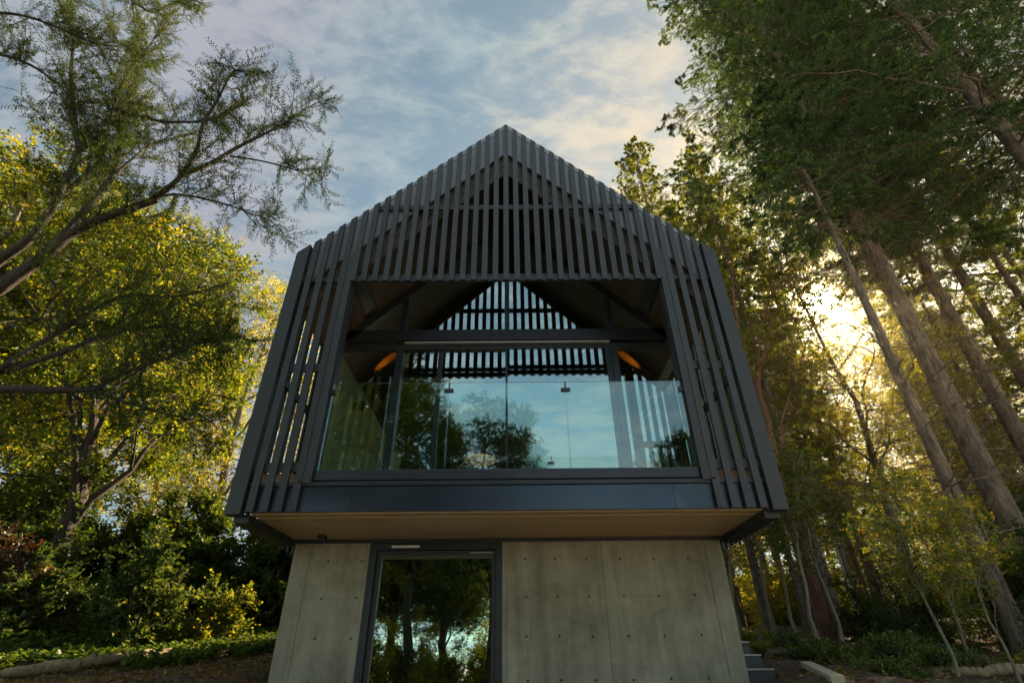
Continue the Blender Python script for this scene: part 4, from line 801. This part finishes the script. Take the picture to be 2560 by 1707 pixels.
    for x, y, s, lab in ((4.2, 10.4, 1.15, 'largest sunlit grass tuft beside the concrete wall'), (4.75, 10.9, .95, 'grass tuft right of the largest one'), (4.75, 12.3, .9, 'farthest grass tuft, below the pale saplings'), (3.75, 8.9, .8, 'upper grass tuft above the stone steps'), (3.45, 8.25, .95, 'grass tuft right beside the stone steps')):
        o = bpy.data.objects.new('grass_tuft', tm); COL.objects.link(o); o.location = (x, y, z(x, y) + .06); o.scale = (s, s, s); o.rotation_euler = (0, 0, x * 9); tag(o, lab, 'grass', 'grass tufts on the mulch')
    # stone steps and plank
    t = thing('stone_steps', 'dark stone steps with pale edges at the foot of the right wall', 'steps', (3.0, 7.6, 1.0))
    for i in range(4):
        y0 = 7.0 + i * .30; zt = 1.30 + i * .15
        m = MB(); m.box(2.715, 3.17, y0, y0 + .36, zt - .5, zt - .022); st = m.build('step', 'stone', t, .006); m = MB(); m.box(2.712, 3.175, y0 - .012, y0 + .36, zt - .02, zt); m.build('tread', 'stonecap', st, .004)
    m = MB(); a = Vector((3.5, 7.15, float(H(3.5, 7.15)) + .05)); bb = Vector((3.0, 5.6, float(H(3.0, 5.6)) + .05)); dr = (bb - a).normalized(); sd = dr.cross(Vector((0, 0, 1))).normalized(); up = sd.cross(dr); vs = []
    for p in (a, bb):
        for i, j in ((-1, -1), (1, -1), (1, 1), (-1, 1)): vs.append(p + sd * .06 * i + up * .03 * j)
    m.add(vs, [(3, 2, 1, 0), (4, 5, 6, 7), (0, 1, 5, 4), (1, 2, 6, 5), (2, 3, 7, 6), (3, 0, 4, 7)]); tag(m.build('wood_plank', 'plank', None, .006), 'pale weathered plank lying on the mulch at the bottom right', 'plank')
right_side()

# ------------------------------------------------------------------ behind the camera: the trees the glass reflects
def behind():
    rng = np.random.default_rng(41); g = 'trees across the yard, seen mirrored in the glass'; z = lambda x, y: float(H(x, y)) - .05
    T1 = broadleaf(rng, 16.5, .2, crown=(.17, .36), nclus=185, crad=1.0, tw=36, twl=.45, per=8, L=.17, W=.095, nlimb=12)
    a = plant('mirrored_tree', 'tall yellow lit tree mirrored left of centre in the balcony glass', 'tree', (-4.8, -14.5, z(-4.8, -14.5)), T1, 'bark_dark', 'lf_yellow', g)
    copy_tree(a, (-8.6, -9.5, z(-8.6, -9.5)), 2.0, (1.3, 1.3, 1.35), 'dark tree mirrored at the left end of the balcony glass')
    copy_tree(a, (-13, -17, z(-13, -17)), 3.3, (1.2, 1.2, 1.0), 'far tree mirrored at the left of the door glass')
    T2 = broadleaf(rng, 12.4, .14, crown=(.26, .33), nclus=165, crad=.9, tw=34, twl=.4, per=8, L=.13, W=.075, nlimb=10)
    b = plant('mirrored_tree', 'rounded dark tree mirrored in the middle of the balcony glass', 'tree', (-.9, -12, z(-.9, -12)), T2, 'bark_dark', 'lf_dark', g)
    copy_tree(a, (-3.4, -19, z(-3.4, -19)), 1.0, (1.1, 1.1, .72), 'dense tree mirrored at the middle of the door glass')
    copy_tree(b, (6.6, -7.5, z(6.6, -7.5)), 2.0, (.55, .55, .74), 'small tree mirrored at the right end of the balcony glass')
    copy_tree(a, (-7.2, -20, z(-7.2, -20)), 3.0, (1.2, 1.2, .7), 'tree with yellow light mirrored high in the door glass')
    copy_tree(a, (3.2, -19, z(3.2, -19)), 4.2, (.9, .9, .3), 'low tree mirrored at the right of the door glass')
    copy_tree(b, (-4.2, -23, z(-4.2, -23)), 5.1, (1.3, 1.3, .7), 'far low tree mirrored behind the others in the door glass')
    W_ = shrub(rng, (2.2, 1.6, 2.6), 80, 28, .11, .06, 8, .4, .2)
    s = plant('mirrored_shrub', 'shrub mirrored low at the middle of the door glass', 'shrub', (-3.2, -13, z(-3.2, -13)), W_, 'bark_dark', 'lf_gold', g, 'stems', 'foliage')
    for x, y, r, lab in ((-7, -13.5, 1, 'shrub mirrored low at the left of the door glass'), (.3, -14, 2, 'shrub mirrored low at the right of the door glass'), (-1.0, -18, 4, 'taller shrub mirrored behind the right hand one in the door glass'), (2.6, -17, 5, 'shrub mirrored at the right edge of the door glass'), (-5.2, -17, 3, 'shrub mirrored behind the others in the door glass')):
        copy_tree(s, (x, y, z(x, y)), r, (1.15, 1.15, 1.35), lab)
behind()

# ------------------------------------------------------------------ the sunlit air
def haze():
    m = MB(); m.box(-130, 130, -130, 130, -12, 60); k = NT('air')
    pv = k.n('ShaderNodeVolumePrincipled', {'Color': (1, .88, .66, 1), 'Density': .0003, 'Anisotropy': .85}); k.t.links.new(pv.outputs[0], k.out.inputs['Volume'])
    tag(m.build('haze', k.m), kind='stuff')
haze()
